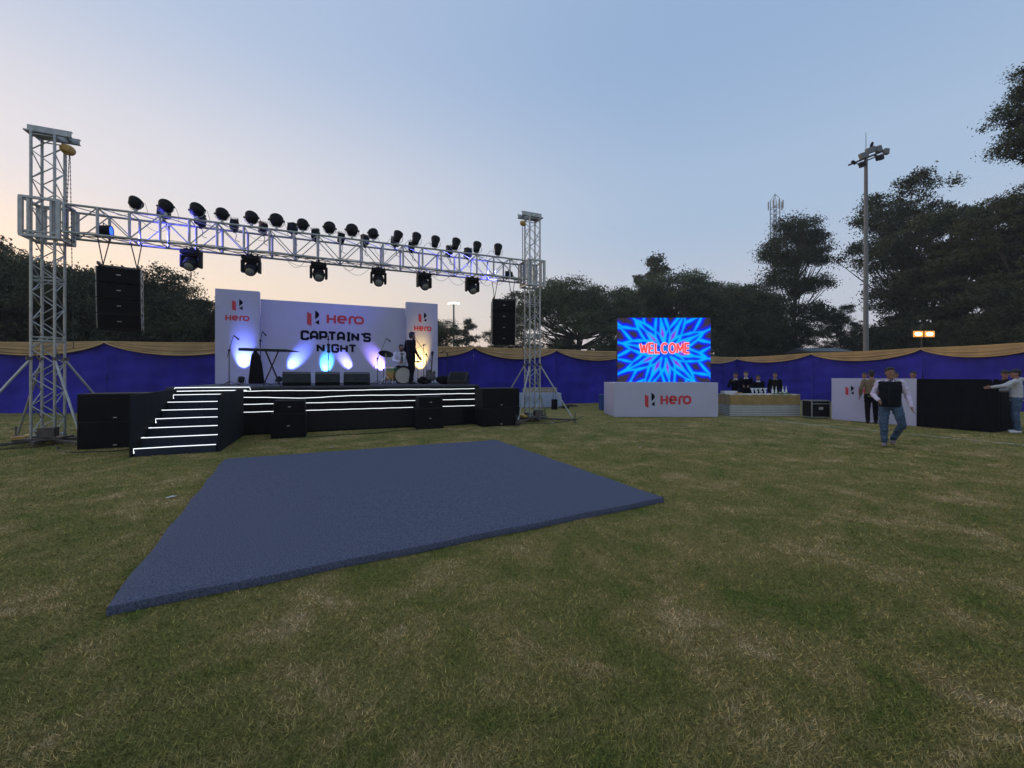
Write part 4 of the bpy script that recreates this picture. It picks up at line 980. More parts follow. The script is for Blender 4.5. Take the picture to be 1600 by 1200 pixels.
def litter():
    P = [(268, 779, .06), (517, 701, .04), (862, 661, .10), (1000, 700, .03)]
    m = mat('crumpled paper', (.5, .5, .48), .8)
    labs = ['crumpled white paper scrap lying left of the navy mat', 'small white scrap at the far edge of the navy mat', 'white paper scrap lying near the right truss tower', 'tiny white scrap on the grass right of the navy mat']
    for (px, py, s), lab in zip(P, labs):
        g = G(px, py); rn = random.Random(px); mb = MB(); vs = [(rn.uniform(-s, s), rn.uniform(-s, s), rn.uniform(0.004, .03)) for _ in range(9)]
        N = 4; vs = []
        for j in range(N):
            for i in range(N): vs.append(((i / 3 - .5) * s * 1.6 + rn.uniform(-.01, .01), (j / 3 - .5) * s + rn.uniform(-.01, .01), .014 + rn.uniform(0, .02)))
        fs = [(j * N + i, j * N + i + 1, (j + 1) * N + i + 1, (j + 1) * N + i) for j in range(N - 1) for i in range(N - 1)]
        o = mb.add(vs, fs).build('paper_scrap', m); o.location = (g.x, g.y, 0); tag(o, lab, 'litter', 'paper scraps on the grass')
    mb = MB(); a = E(6.6, 12.4); 
    pts = [E(5.6, 12.3, .01), E(6.4, 12.0, .01), E(7.4, 12.3, .012), E(8.2, 12.9, .01), E(8.9, 13.6, .01)]
    o = mb.path([p - a for p in pts], .012).build('ground_cable', M_BLKG); o.location = a; tag(o, 'black cable lying on the grass at the foot of the right truss tower', 'cable', 'cables on the grass')
    for pts, lab in (([E(-5.5, 12.3, .01), E(-5.0, 11.4, .01), E(-4.3, 11.1, .012), E(-3.7, 11.3, .01), E(-3.55, 12.0, .01)], 'black cable curling over the grass from the left tower past the stacked subwoofers'),
                     ([E(-.5, 11.7, .01), E(.3, 11.9, .01), E(1.0, 11.75, .012), E(1.7, 12.1, .01), E(2.3, 12.1, .01)], 'black cable on the grass between the two front speaker stacks'),
                     ([Vector((-11.9, 8.7, .01)), Vector((-11.2, 8.5, .012)), Vector((-10.6, 8.9, .01)), Vector((-10.2, 9.3, .01))], 'black cable on the grass in front of the left tower base')):
        P_ = [pts[0].lerp(pts[0], 0)]
        for i in range(len(pts) - 1):
            for k in range(1, 7): q = pts[i].lerp(pts[i + 1], k / 6); P_.append(q + Vector((.03 * math.sin(k * 1.7 + i), .04 * math.cos(k + i), 0)))
        o = MB().path([p - pts[0] for p in P_], .011).build('ground_cable', M_BLKG); o.location = pts[0]; tag(o, lab, 'cable', 'cables on the grass')
litter()

# ------------------------------------------------------------------ cloth screens round the field
def wall_panel(p, q, z0, z1, sag, label, seed=0):
    p = Vector((*p, 0)); q = Vector((*q, 0)); d = q - p; L = d.length; rz = math.atan2(d.y, d.x)
    t = thing('cloth_screen', p, rz, label, 'cloth screen', 'blue cloth screens with gold swags round the field')
    rn = random.Random(seed); n = 80; m = 26; vs = []
    sg = lambda s: math.sin(math.pi * s) * .06
    top = lambda s: z0 + (z1 - z0) * s - sg(s) * .6
    for j in range(m + 1):
        for i in range(n + 1):
            s = i / n; h = top(s) * (1 - j / m); w = .018 * math.sin(s * 47 + seed * 2 + .5 * math.sin(j * .4)) + .022 * math.sin(s * 23 + seed + j * .22) * (j / m) + .022 * math.sin(s * 9 - j * .3) * math.sin(math.pi * j / m) + .012 * math.sin(j * 1.05 + s * 4)
            vs.append((s * L, w, max(h, .015)))
    fs = [(j * (n + 1) + i, j * (n + 1) + i + 1, (j + 1) * (n + 1) + i + 1, (j + 1) * (n + 1) + i) for j in range(m) for i in range(n)]
    MB().add(vs, fs).build('blue_cloth', M_BLUEC, t, 'all', recalc=False)
    n = 64; m = 22; vs = []                                       # gathered swag
    for j in range(m + 1):
        for i in range(n + 1):
            s = i / n; dep = sag * (4 * s * (1 - s)) ** .75 + .015; f = j / m
            ff = f ** 1.3; y = -.05 - .06 * f - .020 * (math.sin(ff * 17 + 1.4 * math.sin(s * 4 + seed)) + .6 * math.sin(ff * 31 + seed + 3 * s)) * (.25 + .75 * ff) * (.5 + .9 * abs(math.sin(s * 2.3 + seed))); vs.append((s * L, y, top(s) + .02 - dep * f))
    fs = [(j * (n + 1) + i, j * (n + 1) + i + 1, (j + 1) * (n + 1) + i + 1, (j + 1) * (n + 1) + i) for j in range(m) for i in range(n)]
    MB().add(vs, fs).build('gold_swag', M_GOLDC, t, 'all', recalc=False)
    MB().path([(s * L, -.125, top(s) + .02 - (sag * (4 * s * (1 - s)) ** .75 + .015)) for s in [i / 50 for i in range(51)]], .028, 6).build('swag_hem', M_GOLDR, t, 'all')
    MB().path([(s * L, -.04, top(s) + .03) for s in [i / 20 for i in range(21)]], .022, 6).build('top_hem', M_GOLDR, t, 'all')
    MB().tube((0, .08, 0), (0, .08, z0 - .02), .03).build('pole', M_ALUD, t)
def Wp(px, D): return (at(px, D), D)
WP = [((-29.5, 16.4), 2.95), ((-22.8, 17.2), 2.95), (Wp(167, 17.5), 2.98), (Wp(400, 18.0), 2.98), (Wp(610, 19.3), 2.98), (Wp(740, 20.9), 3.0), (Wp(868, 22.9), 3.0), (Wp(985, 25.3), 3.02), (Wp(1072, 27.6), 2.95), (Wp(1150, 30), 2.87), (Wp(1268.5, 26.3), 2.98), (Wp(1441, 21.8), 3.0), (Wp(1655, 17.2), 3.0)]
WL = ['blue cloth screen with gold swag at the very left edge behind the left tower outriggers', 'blue cloth screen with gold swag just left of the hanging left line array', 'blue cloth screen with gold swag between the left line array and the stage backdrop', 'blue cloth screen with gold swag hidden behind the main backdrop',
      'blue cloth screen with gold swag just right of the backdrop', 'blue cloth screen with gold swag behind the right truss tower', 'blue cloth screen with gold swag between the right tower and the video wall', 'blue cloth screen hidden behind the video wall', 'blue cloth screen with gold swag at the right edge of the video wall',
      'blue cloth screen with gold swag behind the bar staff', 'blue cloth screen with gold swag behind the white console panel', 'blue cloth screen with gold swag at the far right behind the black desk']
for i in range(len(WP) - 1):
    if i == 7: lab = WL[7]
    wall_panel(WP[i][0], WP[i + 1][0], WP[i][1], WP[i + 1][1], (.42, .50, .50, .5, .46, .50, .50, .5, .42, .38, .50, .5)[i], WL[i], i)

# ------------------------------------------------------------------ people
def cap(mb, a, b, ra, rb, n=10): 
    a, b = Vector(a), Vector(b); mb.tube(a, b, ra, rb, n); mb.ell(a, (ra,) * 3, 10, 8); mb.ell(b, (rb,) * 3, 10, 8)
def loft(mb, rings, n=20):       # rings: (x, y, z, rx, ry)
    vs = []
    for x, y, z, rx, ry in rings:
        for k in range(n):
            a = 2 * math.pi * k / n; c, s = math.cos(a), math.sin(a); p = 2.4
            vs.append((x + rx * math.copysign(abs(c) ** (2 / p), c), y + ry * math.copysign(abs(s) ** (2 / p), s), z))
    m = len(rings); fs = [(i * n + k, i * n + (k + 1) % n, (i + 1) * n + (k + 1) % n, (i + 1) * n + k) for i in range(m - 1) for k in range(n)] + [tuple(reversed(range(n))), tuple(range((m - 1) * n, m * n))]
    mb.add(vs, fs)
def finish(mb, name, m, parent, vox=.009, sm=4):
    o = mb.build(name, m, parent, 'all'); r = o.modifiers.new('remesh', 'REMESH'); r.mode = 'VOXEL'; r.voxel_size = vox; r.use_smooth_shade = True
    s = o.modifiers.new('smooth', 'SMOOTH'); s.iterations = sm; s.factor = .5
    dg = bpy.context.evaluated_depsgraph_get(); me = bpy.data.meshes.new_from_object(o.evaluated_get(dg)); o.modifiers.clear(); o.data = me
    if name in ('trousers', 'shirt', 'jacket', 'vest', 'hoodie', 'hair'):       # cloth folds and hair tufts
        from mathutils import noise
        k1, k2, am = (26, 26, .010) if name == 'hair' else (9, 17, .013 if name != 'vest' else .007)
        nr = [v.normal.copy() for v in me.vertices]
        for v, vn in zip(me.vertices, nr):
            c = v.co; f = noise.noise(Vector((c.x * k1, c.y * k1, c.z * k2 + (c.x + c.y) * 6))) ; v.co = c + vn * (am * (abs(f) * 2 - .5))
    me.polygons.foreach_set('use_smooth', [True] * len(me.polygons))
    if not me.materials: me.materials.append(m)
    return o
BASEJ = dict(pel=(0, 0, .93), che=(0, 0, 1.25), nek=(0, -.01, 1.46), hed=(0, .015, 1.60), shL=(-.185, 0, 1.40), shR=(.185, 0, 1.40), elL=(-.225, -.02, 1.13), elR=(.225, -.02, 1.13), wrL=(-.235, .06, .88), wrR=(.235, .06, .88),
             hiL=(-.09, 0, .92), hiR=(.09, 0, .92), knL=(-.10, .02, .50), knR=(.10, .02, .50), anL=(-.10, -.02, .09), anR=(.10, -.02, .09))
def person(loc, rz, label, H=1.72, J=None, top='jacket', topm=None, sleevem=None, legm=None, shoem=None, hairm=None, wide=1.0, headyaw=0, beard=False, collar=None, capm=None, tie=None, belly=0, skin=None, group=None, toes=None, curl=.6):
    k = H / 1.72; j = {a: Vector(b) for a, b in BASEJ.items()}; j.update({a: Vector(b) for a, b in (J or {}).items()})
    t = thing('person', loc, rz, label, 'person', group); t.scale = (k, k, k)
    skin = skin or M_SKIN; w = wide
    b = MB(); P, C, N, Hd = j['pel'], j['che'], j['nek'], j['hed']
    loft(b, [(P.x, P.y, P.z - .08, .12 * w, .08), (P.x, P.y, P.z + .05, .13 * w, .09), (C.x, C.y, C.z, .15 * w, .095), (N.x, N.y, N.z - .06, .13 * w, .07), (N.x, N.y, N.z - .01, .06, .055)])
    cap(b, N - Vector((0, 0, .05)), Hd - Vector((0, 0, .04)), .056, .055)
    Mh = mx_(0, 0, R(headyaw)); h = lambda x, y, z: Hd + Mh @ Vector((x, y, z))
    b.ell(Hd + Vector((0, 0, .015)), (.076, .094, .104), 20, 14, Mh); b.ell(h(0, .022, -.055), (.056, .066, .062), 16, 10, Mh)
    b.ell(h(0, .075, -.092), (.026, .022, .020), 10, 8)                              # chin
    b.tube(h(0, .088, .02), h(0, .112, -.022), .009, .016, 8); b.ell(h(0, .104, -.026), (.019, .014, .012), 10, 8)   # nose
    b.ell(h(0, .087, -.056), (.026, .012, .010), 10, 6)                                # mouth
    for s in (-1, 1):
        b.ell(h(s * .077, -.004, -.008), (.010, .020, .032), 10, 8, Mh); b.ell(h(s * .031, .081, .028), (.024, .012, .009), 10, 6, Mh); b.ell(h(s * .042, .062, -.024), (.022, .02, .02), 10, 6)
    for S in 'LR':
        cap(b, j['sh' + S], j['el' + S], .048, .038); cap(b, j['el' + S], j['wr' + S], .038, .026)
        cap(b, j['hi' + S], j['kn' + S], .078, .052); cap(b, j['kn' + S], j['an' + S], .052, .036)
        wr = j['wr' + S]; d = (wr - j['el' + S]).normalized(); s = -1 if S == 'L' else 1
        side = Vector((0, 1, 0)) if abs(d.z) > .6 else Vector((0, 0, 1)); side = (side - d * side.dot(d)).normalized(); nn = d.cross(side).normalized() * -s
        pc = wr + d * .045; q = Matrix((nn, side, d)).transposed()
        b.ell(pc, (.016, .040, .055), 12, 8, q)
        for f in range(4):
            off = side * (.030 - .020 * f); base = wr + d * .085 + off; ln = (.040, .045, .042, .034)[f]
            d1 = (d + nn * -curl * .5).normalized(); d2 = (d + nn * -curl * 1.6).normalized()
            cap(b, base - d * .02, base + d1 * ln, .0095, .009, 6); cap(b, base + d1 * ln, base + d1 * ln + d2 * ln * .8, .009, .0078, 6)
        tb = wr + d * .03 + side * .034; td = (d * .8 + side * .7 - nn * .3).normalized(); cap(b, tb, tb + td * .035, .011, .010, 6); cap(b, tb + td * .035, tb + td * .035 + (td + d * .5).normalized() * .028, .010, .008, 6)
        to = Vector((0, .15, -.055)) if not toes else Vector(toes[0 if S == 'L' else 1]); cap(b, j['an' + S] - Vector((0, 0, .03)), j['an' + S] + to, .034, .026)
    finish(b, 'body', skin, t, .0075, 3)
    # eyes
    for s in (-1, 1):
        e = MB(); e.ell(h(s * .031, .0915, .012), (.0115, .005, .006), 10, 6, Mh); e.build('eye', mat('eye', (.05, .035, .03), .2), t, 'all')
    e = MB()
    for s in (-1, 1): e.ell(h(s * .031, .092, .030), (.021, .006, .005), 8, 6, Mh)
    e.build('eyebrows', hairm or M_HAIR, t, 'all')
    if not capm:
        hm = MB(); hm.ell(h(0, -.018, .045), (.084, .096, .092), 18, 12, Mh); hm.ell(h(0, .04, .092), (.066, .052, .038), 14, 8, Mh); hm.ell(h(0, -.05, -.01), (.07, .06, .075), 14, 8, Mh)
        o = finish(hm, 'hair', hairm or M_HAIR, t, .008, 2)
    else:
        hm = MB(); hm.ell(h(0, -.012, .055), (.088, .104, .082), 18, 12, Mh); loft_ = MB()
        hm.ell(h(0, .125, .055), (.066, .070, .012), 14, 6, Mh); finish(hm, 'cap', capm, t, .008, 2)
        hm = MB(); hm.ell(h(0, -.045, -.01), (.074, .062, .06), 14, 8, Mh); finish(hm, 'hair', hairm or M_HAIR, t, .009, 2)
    if beard:
        hm = MB(); hm.ell(h(0, .038, -.072), (.060, .062, .048), 14, 8, Mh); hm.ell(h(0, .088, -.046), (.030, .014, .008), 10, 6, Mh); finish(hm, 'beard', hairm or M_HAIR, t, .008, 1)
    # trousers and shoes
    legm = legm or M_CLOTHB; g = MB()
    loft(g, [(P.x, P.y, P.z - .10, .155 * w, .11), (P.x, P.y, P.z, .165 * w, .125 + belly * .4), (P.x, P.y, P.z + .10, .155 * w, .115 + belly)])
    for S in 'LR':
        cap(g, j['hi' + S] - Vector((0, 0, .02)), j['kn' + S], .102 * (.5 + w * .5), .074); cap(g, j['kn' + S], j['an' + S] + Vector((0, 0, .03)), .074, .058)
        a = j['an' + S]; kk = (j['kn' + S] - a).normalized(); g.ell(a + kk * .10 + Vector((.0, .01, 0)), (.064, .064, .018), 12, 6); g.ell(a + kk * .16, (.061, .060, .016), 12, 6)
    finish(g, 'trousers', legm, t, .010, 4)
    for S in 'LR':
        a = j['an' + S]; to = Vector((0, .13, -.05)) if not toes else Vector(toes[0 if S == 'L' else 1]) * .9; g = MB(); tip = a + to
        cap(g, a + Vector((0, -.02, -.035)), tip, .046, .038, 12); z0 = min(a.z - .09, tip.z - .04)
        q = g.v
        o = finish(g, 'shoe', shoem or M_BLKG, t, .008, 2)
        for v_ in o.data.vertices:
            if v_.co.z < .004 and a.z < .12: v_.co.z = .004
    # top
    g = MB(); W_ = w
    body_r = [(P.x, P.y, P.z - .06, .165 * W_, .122 + belly * .6), (P.x, P.y, P.z + .08, .160 * W_, .120 + belly), (C.x * .5 + P.x * .5, C.y * .5 + P.y * .5, 1.13 if C.z > 1.2 else (C.z + P.z) / 2, .158 * W_, .118 + belly), (C.x, C.y, C.z + .02, .178 * W_, .120 + belly * .4), (C.x, C.y, N.z - .09, .182 * W_, .10), (N.x, N.y, N.z - .035, .10, .07), (N.x, N.y, N.z - .005, .068, .06)]
    def arms(g, ex=0, short=False):
        for S in 'LR':
            cap(g, j['sh' + S], j['el' + S], .066 + ex, .054 + ex)
            e = j['el' + S]; wv = j['wr' + S]
            if not short: cap(g, e, e.lerp(wv, .93), .054 + ex, .040 + ex); dd = (wv - e).normalized(); g.ell(e + dd * .05, (.056, .056, .056), 10, 8)
            else: pass
    if top == 'vest':
        arms(g); loft(g, [(x, y, z, rx * .93, ry * .9) for x, y, z, rx, ry in body_r[1:]]); finish(g, 'shirt', sleevem, t, .010, 4)
        g = MB(); loft(g, [(x, y, z, rx + .006, ry + .012) for x, y, z, rx, ry in body_r[:-1]]); loft(g, [(N.x, N.y, N.z - .06, .092, .085), (N.x, N.y - .004, N.z - .0, .074, .074), (N.x, N.y - .006, N.z + .012, .068, .068)])
        for S in 'LR': g.ell(j['sh' + S] * .9 + Vector((0, 0, 1.41 * .1 - .005)), (.06, .072, .045), 12, 8)
        finish(g, 'vest', topm, t, .010, 3)
        z = MB(); z.path([(N.x, N.y + .085, N.z - .03), (C.x, C.y + .14 + belly * .4, C.z), (P.x, P.y + .145 + belly, P.z)], .006); z.build('zip', M_BLKG, t)
    else:
        arms(g, .004 if top == 'hoodie' else 0); loft(g, body_r)
        if top == 'hoodie': g.ell((N.x, N.y - .08, N.z - .01), (.09, .06, .06), 12, 8)
        finish(g, top, topm, t, .010, 4)
    if collar:
        g = MB()
        for s in (-1, 1): g.add([(N.x + s * .005, N.y + .088, N.z - .055), (N.x + s * .075, N.y + .078, N.z - .040), (N.x + s * .070, N.y + .045, N.z + .012), (N.x + s * .03, N.y + .072, N.z + .0)], [(0, 1, 2, 3)])
        g.ell((N.x, N.y + .01, N.z - .005), (.070, .066, .026), 16, 8); g.build('collar', collar, t, 'all')
    if tie:
        g = MB(); g.prism([(-.012, N.z - .04), (.012, N.z - .04), (.028, C.z - .12), (0, C.z - .16), (-.028, C.z - .12)], .01, 'y', C.y + .128); g.build('tie', tie, t)
    return t
DENIM = mat('blue denim', (.030, .060, .105), .85, 0, .3, 8, .2, 60, col2=(.05, .09, .15)); LILAC = mat('pale lilac shirt', (.56, .50, .64), .8, 0, .08, 10, .2, 30)
VEST = mat('black padded vest', (.006, .008, .011), .85, 0, .2, 10, .5, 22, spec=.15); KHAKI = mat('khaki shirt', (.17, .125, .07), .85, 0, .15, 10, .3, 20); SUIT = mat('black suit', (.0055, .005, .006), .8, 0, .15, 10, .2, 30, spec=.12)
HOOD = mat('pale grey hoodie', (.42, .43, .44), .9, 0, .08, 10, .3, 20); WSH = mat('white shirt', (.6, .6, .62), .8, 0, .05); SHOE = mat('grey trainers', (.16, .14, .14), .7); NAVY = mat('dark navy sweater', (.0045, .005, .009), .95, 0, .2, 10, .3, 30, spec=.1)
g = G(1391, 698)
person((g.x, g.y, 0), R(180 - 42 - 6), 'man in black padded vest, lilac shirt and blue jeans walking over the grass', 1.74,
       dict(wrL=(-.34, .06, .88), elL=(-.27, -.05, 1.13), elR=(.285, -.03, 1.13), wrR=(.16, .20, 1.00), knL=(-.20, .06, .50), anL=(-.03, -.16, .13), knR=(.10, .07, .50), anR=(.09, .06, .09), hed=(0, .03, 1.60)),
       'vest', VEST, LILAC, DENIM, SHOE, wide=1.1, belly=.03, collar=LILAC, headyaw=26, curl=.5)
g = G(1362, 662)
person((g.x, g.y, 0), R(-30), 'man in khaki shirt and black trousers seen from behind by the console panel', 1.74, dict(wrL=(-.27, .12, .90), elL=(-.28, -.05, 1.14), wrR=(.22, .24, 1.05)), 'shirt', KHAKI, None, SUIT, M_BLKG, wide=1.1)
def facing(px, off=0): return R(180 + off) - math.atan((px - 800) / F)
def dperson(px, D, ztop, rz, lab, **k):
    rz = rz - math.atan((px - 800) / F)
    person((at(px, D), D, 0), rz, lab, ztop, **k)
dperson(1351, 15.9, 1.68, R(170), 'person with brown hair mostly hidden behind the man in khaki', topm=HOOD, hairm=mat('brown hair', (.06, .04, .025), .7))
dperson(1399, 14.3, 1.69, R(185), 'dark haired person half hidden behind the shoulder of the walking man', topm=NAVY)
dperson(1427, 13.9, 1.71, R(165), 'person whose face shows above the black cloth of the control desk', topm=NAVY)
g = G(1588, 677)
person((g.x, g.y, 0), R(46), 'man in pale grey hoodie, jeans and dark cap reaching over the black desk', 1.74, dict(elL=(-.30, .22, 1.28), wrL=(-.30, .46, 1.24), shL=(-.19, .04, 1.40), elR=(.22, .12, 1.15), wrR=(.20, .34, 1.15)), 'hoodie', HOOD, None, DENIM, WSH, capm=mat('dark cap', (.02, .02, .03), .8), headyaw=10)
dperson(1570, 12.5, 1.73, R(200), 'person in black cap standing just behind the man in the grey hoodie', topm=SUIT, capm=mat('dark cap', (.02, .02, .03), .8))
gb = 'bar staff behind the counter'; D = 17.55
dperson(1149.5, D, 1.70, R(172), 'bar worker in black with hand raised to his chin at the left of the group', topm=NAVY, collar=WSH, J=dict(elR=(.26, .12, 1.14), wrR=(.10, .17, 1.36)), group=gb, headyaw=-20)
dperson(1165.5, D + .25, 1.76, R(180), 'tallest bar worker in black with white collar, second from the left', topm=NAVY, collar=WSH, group=gb, J=dict(wrL=(-.10, .22, 1.1), wrR=(.10, .22, 1.1)), skin=mat('pale skin', (.38, .22, .15), .55))
dperson(1184.5, D - .1, 1.60, R(186), 'shortest bar worker in black with open white collar, between two taller ones', topm=NAVY, collar=WSH, group=gb)
dperson(1211, D, 1.70, R(184), 'bar worker in plain black standing apart behind the pointed bottles', topm=SUIT, group=gb, collar=mat('grey collar', (.18, .18, .19), .8))
# on stage
u, _ = U(641.5, 600, 14.25); o = E(u, 14.25, DZ + .002)
person(o, A + R(-65), 'bearded man in black suit standing at the microphone on the stage', 1.78, dict(wrL=(-.20, .16, .90), elL=(-.24, -.06, 1.14), wrR=(.22, .16, .90), anL=(-.09, .10, .09), knL=(-.1, .10, .5), anR=(.1, -.08, .09), hed=(0, .06, 1.585)), 'jacket', SUIT, None, SUIT, M_BLKG, beard=True, collar=WSH, headyaw=0)
u, _ = U(626.5, 600, 15.35); o = E(u, 15.35, DZ + .002); 
person(o, A + R(180 + 12), 'bearded drummer in pale shirt and dark tie seated behind the drums', 1.74,
       dict(pel=(0, -.06, .60), che=(0, -.03, .93), nek=(0, 0, 1.13), hed=(0, .03, 1.27), shL=(-.19, -.02, 1.07), shR=(.19, -.02, 1.07), elL=(-.30, .06, .82), elR=(.30, .06, .82), wrL=(-.16, .30, .76), wrR=(.16, .30, .76), hiL=(-.1, 0, .56), hiR=(.1, 0, .56), knL=(-.25, .38, .54), knR=(.25, .38, .54), anL=(-.24, .34, .09), anR=(.24, .34, .09)),
       'shirt', WSH, None, SUIT, M_BLKG, beard=True, tie=SUIT)

# ------------------------------------------------------------------ trees
M_BARK = mat('bark', (.045, .035, .026), .95, 0, .3, 5, .6, 20)
def leafmat(name, a, b):
    if name in MATS: return MATS[name]
    m = bpy.data.materials.new(name); m.use_nodes = True; t = m.node_tree; p = t.nodes['Principled BSDF']; p.inputs['Roughness'].default_value = .75; p.inputs['Specular IOR Level'].default_value = .2
    g_ = t.nodes.new('ShaderNodeNewGeometry'); n = t.nodes.new('ShaderNodeTexNoise'); n.inputs['Scale'].default_value = .45; n.inputs['Detail'].default_value = 4
    t.links.new(g_.outputs['Position'], n.inputs['Vector']); ad_ = t.nodes.new('ShaderNodeMath'); ad_.operation = 'MULTIPLY_ADD'; ad_.inputs[1].default_value = .45
    t.links.new(g_.outputs['Random Per Island'], ad_.inputs[0]); t.links.new(n.outputs['Fac'], ad_.inputs[2])
    r = t.nodes.new('ShaderNodeValToRGB'); r.color_ramp.elements[0].position = .45; r.color_ramp.elements[1].position = 1.0; r.color_ramp.elements[0].color = (*a, 1); r.color_ramp.elements[1].color = (*b, 1)
    t.links.new(ad_.outputs[0], r.inputs[0]); t.links.new(r.outputs[0], p.inputs['Base Color']); MATS[name] = m; return m
L_DARK = leafmat('dark foliage', (.022, .029, .014), (.066, .078, .034)); L_MID = leafmat('olive foliage', (.028, .037, .017), (.088, .10, .042)); L_PALE = leafmat('soft green foliage', (.045, .062, .030), (.115, .138, .064))
def make_tree(name, seed, H, blobs, nl, ls, trunk_r, lean=(0, 0), leaf=L_DARK, th=None, clump=.22, flat=.7, lf=.72):
    """blobs: crown masses (x, y, z, rx, ry, rz, weight); clumps of leaves sit near the skin of every mass, limbs run to them"""
    rn = np.random.default_rng(seed); r_ = random.Random(seed)
    tr = MB(); th = th or H * .8
    P = [Vector((lean[0] * s + .25 * math.sin(s * 5 + seed), lean[1] * s, th * s)) for s in [i / 8 for i in range(9)]]
    tr.path(P, [trunk_r * (1.25 if i == 0 else 1 - .085 * i) for i in range(9)], 8)
    V = []; tot = sum(b[6] for b in blobs)
    for b in blobs:
        nc = max(3, int(nl * b[6] / tot / 130)); 
        for k in range(nc):
            d = Vector((r_.gauss(0, 1), r_.gauss(0, 1), r_.gauss(0, 1))).normalized() * (r_.random() ** .38)
            c = Vector((b[0] + d.x * b[3], b[1] + d.y * b[4], b[2] + d.z * b[5]))
            cr = clump * min(b[3], b[5]) * (.7 + .8 * r_.random()) + .25; n = int(130 * (.5 + r_.random()))
            q = rn.normal(0, 1, (n, 3)) * (cr * .55, cr * .55, cr * .55 * flat) + np.array(c)
            V.append(q)
            if k % 6 == 0:
                s0_ = min(8, max(2, int((c.z * lf) / th * 8))); a_ = P[s0_]; mid = a_.lerp(c, .5) + Vector((0, 0, -.06 * (c - a_).length + r_.uniform(-.3, .3)))
                tr.path([a_, mid, c], [trunk_r * .30, trunk_r * .18, trunk_r * .05], 5)
    q = np.concatenate(V); n = len(q); s = ls * (.6 + .8 * rn.random(n))[:, None]
    a1 = rn.normal(0, 1, (n, 3)); a1 /= np.linalg.norm(a1, axis=1)[:, None]; a2 = rn.normal(0, 1, (n, 3)); a2 -= a1 * np.sum(a1 * a2, 1)[:, None]; a2 /= np.linalg.norm(a2, axis=1)[:, None]
    vs = np.stack([q - a1 * s, q + a2 * s * .45, q + a1 * s, q - a2 * s * .45], 1).reshape(-1, 3)
    t = thing(name, (0, 0, 0), 0, 'x', 'tree'); tr.build('trunk', M_BARK, t, 'all', recalc=False); fast_mesh('crown', vs, 4, leaf, t)
    return t
def blobs_random(seed, H, R_, n, zlo=.35, top=1.0, squash=.35):
    r_ = random.Random(seed); o = []
    for i in range(n):
        f = zlo + (top - zlo) * (i + .5) / n; wd = R_ * math.sin(math.pi * min(1, .25 + .75 * (1 - (f - zlo) / (top - zlo)))) ** .6
        a = r_.random() * 6.28; d = wd * r_.uniform(.15, .65); k = R_ * r_.uniform(.32, .55)
        o.append((d * math.cos(a), d * math.sin(a), H * f - k * squash, k, k, k * squash * 1.6, k * k))
    return o
PROTO = {}
def place(proto, px, D, sc, rz, label, cat='tree', group='trees beyond the cloth screens', sz=None):
    o = PROTO[proto]
    if o.get('used'): o = dup(o)
    else: o['used'] = 1
    if 'used' in o and o is not PROTO[proto]: del o['used']
    o.location = (at(px, D), D, 0); o.rotation_euler = (0, 0, rz); o.scale = (sc, sc, sz or sc); o['label'] = label; o['category'] = cat; o['group'] = group
    return o
PROTO['bushy'] = make_tree('broadleaf_tree', 1, 10, blobs_random(1, 10, 4.4, 20, .12, 1.0, .45), 60000, .098, .28, leaf=L_DARK)
PROTO['bushy2'] = make_tree('broadleaf_tree', 2, 10, blobs_random(7, 10, 4.8, 22, .10, .98, .40), 60000, .098, .3, leaf=L_DARK)
PROTO['rain'] = make_tree('rain_tree', 3, 16, [(-6, 0, 11.5, 5, 4.5, 2.2, 26), (-1, 1, 13.4, 5.5, 5, 2.2, 30), (5, 0, 12.2, 5, 4.5, 2.4, 26), (8.6, 0, 9.6, 3, 3, 2.2, 12), (-9.5, 0, 8.8, 3, 3, 2.4, 12), (0, -2, 9.0, 6, 3, 2.0, 16), (5, 0, 6, 3, 3, 2, 4), (-6, 0, 5.5, 3, 3, 2, 4)], 70000, .14, .55, leaf=L_PALE, th=11, clump=.30, flat=.5)
PROTO['tall'] = make_tree('tall_tree', 4, 24, [(0, 0, 21.4, 3.0, 2.6, 2.0, 14), (2.8, 0, 20.2, 2.0, 2, 1.3, 7), (-2.5, 0, 18.8, 2.2, 2, 1.6, 8), (3.5, 0, 18.2, 1.9, 2, 1.2, 6), (0, 0, 17.6, 3.1, 2.6, 1.6, 10), (-1.8, 0, 14.8, 2.6, 2.4, 1.8, 9), (2.4, 0, 14.2, 2.6, 2.4, 1.3, 8), (-3.2, 0, 11.2, 3.0, 2.4, 1.7, 9), (2.6, 0, 10.6, 3.0, 2.4, 1.4, 9), (-1, 0, 8.2, 3.4, 2.4, 1.2, 7), (-4.5, 0, 7.4, 2.2, 2.4, 1.6, 6)], 56000, .125, .42, leaf=L_DARK, th=19, clump=.34)
PROTO['tall2'] = make_tree('tall_tree', 5, 24, blobs_random(11, 24, 7.0, 26, .16, 1.0, .30), 80000, .135, .45, leaf=L_MID, clump=.34, flat=.6)
PROTO['layered'] = make_tree('layered_tree', 6, 24, blobs_random(13, 23, 8.5, 26, .16, 1.0, .20), 80000, .135, .45, leaf=L_MID, clump=.36, flat=.4)
PROTO['conifer'] = make_tree('feathery_tree', 8, 12, [(0, 0, 11.3, .8, .8, .8, 2), (.7, 0, 10.3, 1.2, 1, .5, 3), (-.9, 0, 9.4, 1.4, 1, .5, 3), (.8, 0, 8.4, 1.7, 1.2, .55, 4), (-1, 0, 7.5, 1.7, 1.2, .5, 4), (.9, 0, 6.5, 1.5, 1.2, .5, 3), (-.3, 0, 5.5, 1.9, 1.2, .5, 4), (.2, 0, 4.2, 1.9, 1.2, .6, 4)], 12000, .12, .16, leaf=L_MID, th=11.5, clump=.25)
